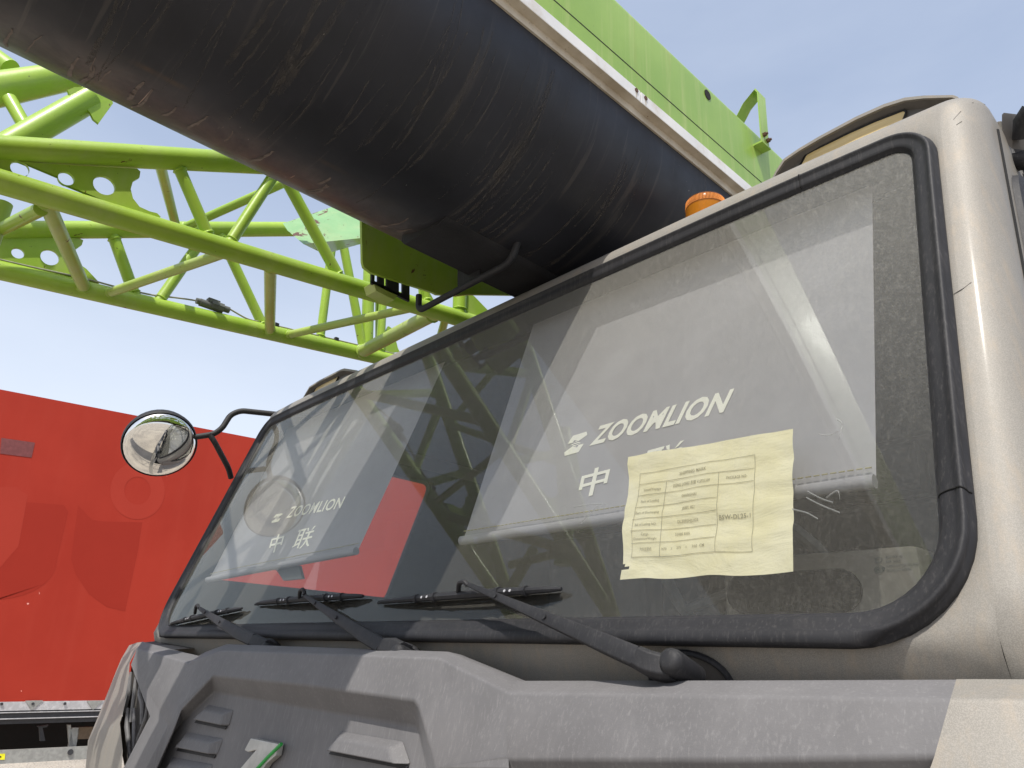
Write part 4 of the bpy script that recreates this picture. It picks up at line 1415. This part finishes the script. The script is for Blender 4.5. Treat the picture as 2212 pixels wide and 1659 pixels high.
# perforated gusset plates
def gusset(outline, holes, X, mat='lime', name='gusset_plate'):
    "plate in the plane x = X with round or oval holes (picture pixels)"
    b = bmesh.new()
    P = [atX(x, y, X) for x, y in outline]
    cu = bpy.data.curves.new('plate', 'CURVE'); cu.dimensions = '2D'; cu.fill_mode = 'BOTH'; cu.extrude = .005
    def spl(pts):
        s = cu.splines.new('POLY'); s.points.add(len(pts) - 1)
        for i, p in enumerate(pts): s.points[i].co = (p.y, p.z, 0, 1)
        s.use_cyclic_u = True
    spl(P)
    for (cx, cy, rx, ry, rot) in holes:
        c = atX(cx, cy, X)
        rr_ = (atX(cx + rx, cy, X) - c).length
        spl([c + Vector((0, math.cos(t), math.sin(t))) * rr_ for t in [2 * math.pi * k / 24 for k in range(24)]])
    ob = bpy.data.objects.new('plate', cu); COL.objects.link(ob)
    dg = bpy.context.evaluated_depsgraph_get()
    me = bpy.data.meshes.new_from_object(ob.evaluated_get(dg))
    m = MB()
    m.add([Vector((X + v.co.z, v.co.x, v.co.y)) for v in me.vertices], [tuple(p.vertices) for p in me.polygons])
    bpy.data.objects.remove(ob); bpy.data.curves.remove(cu); bpy.data.meshes.remove(me); b.free()
    return m.build(name, M[mat], jib, smooth=30)
gusset([(-120, 330), (60, 352), (105, 356), (295, 366), (302, 372), (300, 385), (286, 393), (281, 410), (286, 430), (300, 448), (322, 458), (338, 462), (346, 470), (330, 478), (180, 440), (70, 410), (-120, 362)],
       [(42, 366, 20, 17, 0), (142, 387, 17, 14, 0), (224, 402, 23, 21, 0)], XA)
gusset([(-120, 505), (60, 512), (170, 516), (179, 520), (176, 530), (162, 540), (158, 552), (166, 568), (186, 582), (214, 612), (120, 610), (-120, 560)],
       [(38, 548, 14, 12, 0), (107, 557, 20, 17, 0)], XB)
# small gussets near the roof edge
for pts, X in (([(1008, 636), (1022, 640), (1056, 675), (1040, 690), (1006, 678)], XA), ([(905, 620), (920, 622), (936, 650), (930, 668), (908, 662)], XA),
               ([(838, 705), (848, 712), (858, 752), (862, 760), (830, 765), (820, 740)], XB), ([(812, 640), (826, 640), (822, 700), (812, 735)], XB - .02)):
    gusset(pts, [], X)
# big head tubes and end plate up at the left
tubej([atX(-120, 214, -2.30), atX(0, 192, -2.30), atX(124, 169, -2.30), atX(230, 150, -2.30)], [.050, .049, .043, .040], 'lime', 'head_tube')
tubej([atX(-80, 371, -2.12), atX(60, 291, -2.12), atX(196, 213, -2.12)], .036, 'lime', 'head_tube')
tubej([atX(20, 214, -2.25), atX(55, 275, -2.2)], .019, 'lime', 'lacing_tube')
tubej([atX(-60, 90, -2.45), atX(22, 150, -2.36)], .030, 'lime', 'head_tube')
gusset([(145, 196), (160, 190), (235, 190), (243, 225), (212, 268), (200, 258), (194, 245), (172, 222), (150, 207)], [], -2.10, 'lime', 'end_plate')
tubej([atX(-60, 640, -2.2), atX(8, 440, -2.2)], .022, 'lime_pale', 'lacing_tube')
tubej([atX(-30, 512, -2.3), atX(88, 452, -1.95)], .017, 'lime', 'lacing_tube')
# green side plate below the boom with slotted dark bracket
gusset([(778, 430), (781, 566), (784, 578), (800, 590), (932, 632), (942, 637), (985, 640), (1010, 637), (1200, 640), (1200, 560)], [], -1.66, 'lime', 'side_plate')
b = MB()
sp = lambda x, y: atX(x, y, -1.68)
for x0, x1 in ((803, 809), (817, 830), (836, 862), (870, 885)):
    f = lambda x, t: sp(x, (578 + (x - 803) * .45) + t)
    b.prism([f(x0, 0), f(x1, 0), f(x1, 33), f(x0, 33)], (-.008, 0, 0))
f = lambda x, t: sp(x, (578 + (x - 803) * .45) + t)
b.prism([f(803, 26), f(885, 26), f(885, 36), f(803, 34)], (-.0085, 0, 0))
b.build('slotted_bracket', M['black'], jib, smooth=0)
b = MB(); b.prism([sp(806, 609), sp(862, 636), sp(852, 648), sp(812, 628)], (-.05, 0, 0)); b.build('bracket_pad', M['lime_pale'], jib, smooth=0, bevel=.002)
# mint green trough
b = MB()
XT = -2.2
A_ = atX(620, 497, XT); B_ = atX(740, 456, XT + .0); C_ = atX(800, 470, XT); D2 = atX(655, 527, XT + .16); E2 = atX(782, 514, XT + .16); 
F2_ = atX(700, 549, XT - .05); G2 = atX(790, 524, XT - .05)
b.add([A_, B_, C_, E2, D2], [(0, 1, 2, 3, 4)]); b.add([A_, D2, F2_], [(0, 1, 2)]); b.add([D2, E2, G2, F2_], [(0, 1, 2, 3)])
dd = Vector((-.05, .0, .05))
b.add([A_, F2_, G2, C_, B_, A_ + dd, F2_ + dd, G2 + dd, C_ + dd, B_ + dd], [(0, 1, 6, 5), (1, 2, 7, 6), (0, 5, 9, 4), (4, 9, 8, 3), (5, 6, 7, 8, 9)])
b.build('mint_trough', M['mint'], jib, smooth=20, bevel=.003)
# cable with connectors along the lower chord
def onB(px, up=.03): return CB.at(px) + Vector((.008, 0, up))
cb_ = []
for px, up in ((-200, .03), (60, .031), (180, .036), (250, .031), (330, .034), (372, .045), (400, .05), (414, .052)): cb_.append(onB(px, up))
b = MB(); b.tube(arc_path(cb_, .05, 3), .0032, 8)
cable = b.build('cable', M['cable'], jib)
b = MB(); b.tube(arc_path([onB(488, .052), onB(505, .042), onB(530, .028), onB(560, .030), onB(600, .030), onB(680, .030), onB(740, .031), onB(850, .03)], .04, 3), .0032, 8)
b.build('cable', M['cable'], jib)
b = MB(); b.tube([onB(416, .052), onB(424, .052)], .011, 10); b.tube([onB(424, .050), onB(448, .046)], .014, 10); b.tube([onB(448, .050), onB(474, .046)], .019, 8); b.tube([onB(474, .048), onB(488, .046)], .012, 10)
b.box(tuple(onB(446, .055) - Vector((.012, .012, .0))), tuple(onB(446, .055) + Vector((.012, .03, .016))))
b.build('plug_connector', M['trim'], jib, smooth=40)
for px in (262, 560, 592, 722):
    b = MB(); b.box(tuple(onB(px, .026) - Vector((.008, .008, .006))), tuple(onB(px, .026) + Vector((.008, .008, .014)))); b.build('cable_clip', M['black'], jib, bevel=.002)

# =====================================================================================
# PAPER NOTICE (taped behind the windscreen)
# =====================================================================================
HP = -0.006
TL, TR_, BR_, BL_ = [Vector((*pix(x, y, HP), 0)) for x, y in ((1357, 984), (1710, 923), (1710, 1234), (1336, 1250))]
def pmap(s, t):        # s right, t up, in (u, v)
    q = BL_ * (1 - s) * (1 - t) + BR_ * s * (1 - t) + TR_ * s * t + TL * (1 - s) * t
    return q.x, q.y
def wr(s, t):
    n1 = mathutils.noise.noise(Vector((s * 3, t * 7, 1.0))); n2 = mathutils.noise.noise(Vector((s * 8 + t * 3, t * 16, 4.0)))
    return 0.0034 * n1 + 0.0016 * n2
def pp(s, t, dh=0.0):
    e = 0.006 * (1 - s) * (0.5 + 0.5 * math.sin(t * 9 + 1)) + .004 * s * math.sin(t * 5)
    du = 0.003 * math.sin(t * 11) * (1 - s) ** 3
    u, v = pmap(s, t)
    return SH(u + du, v + .0015 * math.sin(s * 14) * (1 - t), HP - .004 + wr(s, t) + dh)
b = MB()
nx, ny = 60, 44
idx = {}
vs = []
for j in range(ny + 1):
    for i in range(nx + 1):
        idx[i, j] = len(vs); vs.append(pp(i / nx, j / ny))
fs = []
for j in range(ny):
    for i in range(nx):
        s, t = (i + .5) / nx, (j + .5) / ny
        if s < 0.05 and 0.06 + s * .3 < t < 0.105 - s * .2: continue     # torn notch
        fs.append((idx[i, j], idx[i + 1, j], idx[i + 1, j + 1], idx[i, j + 1]))
b.add(vs, fs)
paper = b.build('paper_notice', M['paper'], origin=tuple(pp(.5, 0)), smooth=180, label='yellowed paper shipping notice with a printed table taped inside the windscreen', category='notice')
# table: measured in paper fractions from picture positions
from math import sqrt
def inv(px, py):
    u, v = pix(px, py, HP - .004)
    s = t = .5
    for _ in range(12):
        q = pmap(s, t); e = 1e-4
        a = pmap(s + e, t); c = pmap(s, t + e)
        J = ((a[0] - q[0]) / e, (c[0] - q[0]) / e, (a[1] - q[1]) / e, (c[1] - q[1]) / e)
        det = J[0] * J[3] - J[1] * J[2]
        ru, rv = u - q[0], v - q[1]
        s += (J[3] * ru - J[1] * rv) / det; t += (-J[2] * ru + J[0] * rv) / det
    return s, t
def z2d(zx, zy): return ((2200 + zx / 2.212) * .54861, (1600 + zy / 2.212) * .54861)
def rule(z0, z1, wdt=.0007):
    a, c = inv(*z2d(*z0)), inv(*z2d(*z1))
    n = 14
    P = [(a[0] + (c[0] - a[0]) * k / n, a[1] + (c[1] - a[1]) * k / n) for k in range(n + 1)]
    d = Vector((c[0] - a[0], c[1] - a[1])).normalized(); q = Vector((-d.y, d.x))
    asp = 1.3
    return [[pp(p[0] + q.x * wdt * 2.2, p[1] + q.y * wdt * 3, .0012) for p in P], [pp(p[0] - q.x * wdt * 2.2, p[1] - q.y * wdt * 3, .0012) for p in P]]
b = MB()
for r in (((705, 590), (1713, 425)), ((692, 687), (1705, 534)), ((680, 785), (1392, 688)), ((1392, 688), (1698, 646)), ((667, 886), (1383, 800)), ((650, 990), (1374, 911)), ((640, 1094), (1368, 1028)), ((630, 1202), (1364, 1148)), ((625, 1325), (1686, 1257)),
          ((705, 590), (625, 1325)), ((935, 655), (876, 1308)), ((1400, 582), (1365, 1277)), ((1713, 425), (1686, 1257))):
    b.grid(rule(*r))
b.build('table_rules', M['ink'], paper, smooth=0)
def ptext(txt, z0, z1, hz, bold=0.012, name='printed_line'):
    "text from picture-zoom point z0 (left baseline) to z1 (right baseline), cap height hz"
    vs, fs = text_mesh(txt, 1.0, bold)
    x0 = min(v[0] for v in vs); x1 = max(v[0] for v in vs)
    y1 = 0.72
    a, c = inv(*z2d(*z0)), inv(*z2d(*z1))
    d_, e_ = inv(*z2d(z0[0] + hz * .08, z0[1] - hz)), inv(*z2d(z1[0] + hz * .04, z1[1] - hz))
    out_ = []
    for x, y in vs:
        s = (x - x0) / (x1 - x0); t = y / y1
        lo = (a[0] + (c[0] - a[0]) * s, a[1] + (c[1] - a[1]) * s); hi = (d_[0] + (e_[0] - d_[0]) * s, d_[1] + (e_[1] - d_[1]) * s)
        out_.append(pp(lo[0] + (hi[0] - lo[0]) * t, lo[1] + (hi[1] - lo[1]) * t, .0012))
    b = MB(); b.add(out_, fs); b.build(name, M['ink'], paper, smooth=0)
ptext('SHIPPING MARK', (1056, 602), (1292, 560), 26, .02)
ptext('DONG LONG 东隆 V.SP25309', (992, 702), (1322, 662), 26, .015)
ptext('PACKAGE NO.', (1462, 636), (1642, 612), 24, .015)
ptext('Vessel/Voyage', (730, 742), (886, 727), 22, .012)
ptext('SHANGHAI', (1078, 794), (1208, 778), 22, .015)
ptext('Port of Loading', (711, 842), (872, 822), 22, .012)
ptext('JEBEL ALI', (1078, 898), (1188, 888), 24, .015)
ptext('Port of Discharging', (675, 943), (880, 926), 22, .012)
ptext('DL309SHJL025', (1040, 1012), (1214, 998), 24, .012)
ptext('Bill of Lading NO.', (675, 1048), (860, 1033), 22, .012)
ptext('55000 KGS', (1018, 1122), (1142, 1114), 24, .012)
ptext('Cargo', (724, 1132), (786, 1128), 22, .012)
ptext('Dimension/Weight', (653, 1172), (856, 1160), 22, .012)
ptext('汽车起重机', (697, 1268), (806, 1262), 26, .006)
ptext('1470', (895, 1254), (942, 1252), 24, .004); ptext('X', (980, 1246), (992, 1245), 20, .004); ptext('275', (1030, 1242), (1070, 1240), 24, .004)
ptext('X', (1110, 1238), (1122, 1237), 20, .004); ptext('360', (1165, 1236), (1210, 1234), 24, .004); ptext('CM', (1230, 1232), (1270, 1230), 24, .012)
ptext('BSW-DL25-1', (1394, 990), (1674, 962), 38, .022)

# =====================================================================================
# RED TRAILER
# =====================================================================================
tP = ray(0, 841) * 7.1
tdir = ray(3260, 1468).normalized()
tnrm = tdir.cross(Vector((0, 0, 1))).normalized()
if tnrm.x < 0: tnrm = -tnrm
def onT(px, py, o=0.0):
    r = ray(px, py); q = tP + tnrm * o
    return r * (q.dot(tnrm) / r.dot(tnrm))
zt = lambda y: onT(0, y).z
trailer = empty('semi_trailer', tuple(onT(0, 1640) + Vector((-1.2, 3, -.5))), label='long red box trailer with white lower rail parked beyond the crane cab', category='trailer')
def strip(y0, y1, o, thick, name, mat, s0=-0.75, s1=11.5, **k):
    "horizontal band given by its picture heights at x=0"
    a = onT(0, y0, 0); c = onT(0, y1, 0)
    b = MB()
    lo = c + tdir * s0 + tnrm * o; lo1 = c + tdir * s1 + tnrm * o
    hi = a + tdir * s0 + tnrm * o; hi1 = a + tdir * s1 + tnrm * o
    # keep the band on the sheet's own base line
    b.prism([lo, lo1, hi1, hi], -tnrm * thick)
    return b.build(name, M[mat], trailer, smooth=0, **k)
strip(841, 1516, 0, 2.4, 'box_body', 'red')
strip(1516.2, 1535.5, .015, .10, 'lower_rail', 'alu')
strip(1536, 1538.5, .005, .08, 'dark_groove', 'alu_dark')
strip(1538.6, 1540.5, .02, .08, 'trim_line', 'alu')
strip(1540.6, 1552, .0, .08, 'side_beam', 'alu_dark')
strip(1552.1, 1554, .02, .08, 'trim_line', 'alu')
strip(1554.1, 1565, -.01, .08, 'side_beam', 'alu_dark')
strip(1566, 1660, -.9, .3, 'chassis_shade_slab', 'void')  # near-black slab added to stand for the shade beneath the trailer
strip(1620.5, 1650, .01, .03, 'underrun_guard', 'steel')
def tdisc(px, py, r, o, name, mat):
    b = MB(); b.disc(onT(px, py, o), tnrm, r, 14, .012); b.build(name, M[mat], trailer)
for px in (6, 130, 257): tdisc(px * .545, 1520.5 + px * -.003, .012, .016, 'rivet', 'alu_dark')
for px in (131, 371):
    b = MB(); c = onT(px * 1.0 * .5486 + 0, 1521, .018)
    b.prism([c + tdir * -.07 + Vector((0, 0, .03)), c + tdir * .07 + Vector((0, 0, .03)), c + tdir * .0 + Vector((0, 0, -.05))], tnrm * .004)
    b.build('triangle_mark', M['steel'], trailer, smooth=0)
tdisc(152, 1624.5, .024, .012, 'bolt', 'alu_dark')
# yellow sticker with black arrow
b = MB(); b.prism([onT(-14, 1641.5, .012), onT(10, 1641, .012), onT(11, 1628, .012), onT(-14, 1628.5, .012)], tnrm * .002)
stk = b.build('yellow_sticker', M['yellow'], trailer, smooth=0)
b = MB(); b.add([onT(x, y, .016) for x, y in ((-12, 1636), (-4, 1636), (-4, 1639), (4, 1634.8), (-4, 1630.5), (-4, 1633.5), (-12, 1633.5))], [tuple(range(7))])
b.build('arrow', M['void'], trailer, smooth=0)
# brackets and wood below
for pts, mat in (([(146, 1566), (153, 1566), (158, 1612), (150, 1612)], 'steel'), ([(155, 1572), (172, 1572), (164, 1615), (148, 1614)], 'steel'), ([(170, 1571), (205, 1570), (201, 1596), (166, 1597)], 'wood'), ([(80, 1569), (105, 1566), (101, 1571), (92, 1572), (98, 1600), (87, 1601), (85, 1573)], 'alu_dark')):
    b = MB(); b.prism([onT(x, y, -.10) for x, y in pts], -tnrm * .05); b.build('underbody_bracket' if mat != 'wood' else 'timber_beam', M[mat], trailer, smooth=0)
# ghosted shapes printed on the red side
def tshape(pts, mat, o=.001, name='faded_print'):
    b = MB(); b.add([onT(x, y, o) for x, y in pts], [tuple(range(len(pts)))]); b.build(name, M[mat], trailer, smooth=0)
def D2(zx, zy): return zx * .3551, 1069.8 + zy * .3551
arc = [D2(345 - 345 * (1 - math.cos(a)) * 1.1, 400 + 235 * math.sin(a)) for a in [math.pi / 2 * k / 10 for k in range(11)]]
tshape([(0 - 3, 1080), D2(390, 60), D2(415, 100), D2(345, 400)] + arc[1:] + [(-3, 1296)], 'red_dark')
tshape([D2(475, 60), D2(560, 150), D2(640, 160), D2(865, 165), D2(840, 330), D2(800, 520), D2(762, 706), D2(650, 680), D2(540, 600), D2(460, 480), D2(432, 390)], 'red_dark')
tshape([(2, 1052), (35, 1052), (60, 1070), (40, 1180), (-3, 1230), (-3, 1052)], 'red_pale', .002)
def D4(zx, zy): return zx * .3472, 493.7 + zy * .3472
for c, r in (((1300, 1560), 60), ((620, 1700), 260)):
    pass
tshape([D4(8, 1302), D4(218, 1332), D4(196, 1425), D4(0, 1400)], 'red_patch', .003, 'maroon_patch')
def ringt(cx, cy, r0, r1, mat='red_pale', o=.009):
    b = MB(); n = 40
    f = lambda r: [onT(cx + r * .95 * math.cos(2 * math.pi * k / n), cy + r * math.sin(2 * math.pi * k / n), o) for k in range(n + 1)]
    b.grid([f(r0), f(r1)]); b.build('faded_ring', M[mat], trailer, smooth=0)
ringt(297, 1060, 30, 62, 'red_pale', .0015)

for o in bpy.data.objects:
    if '_w' in o: del o['_w']
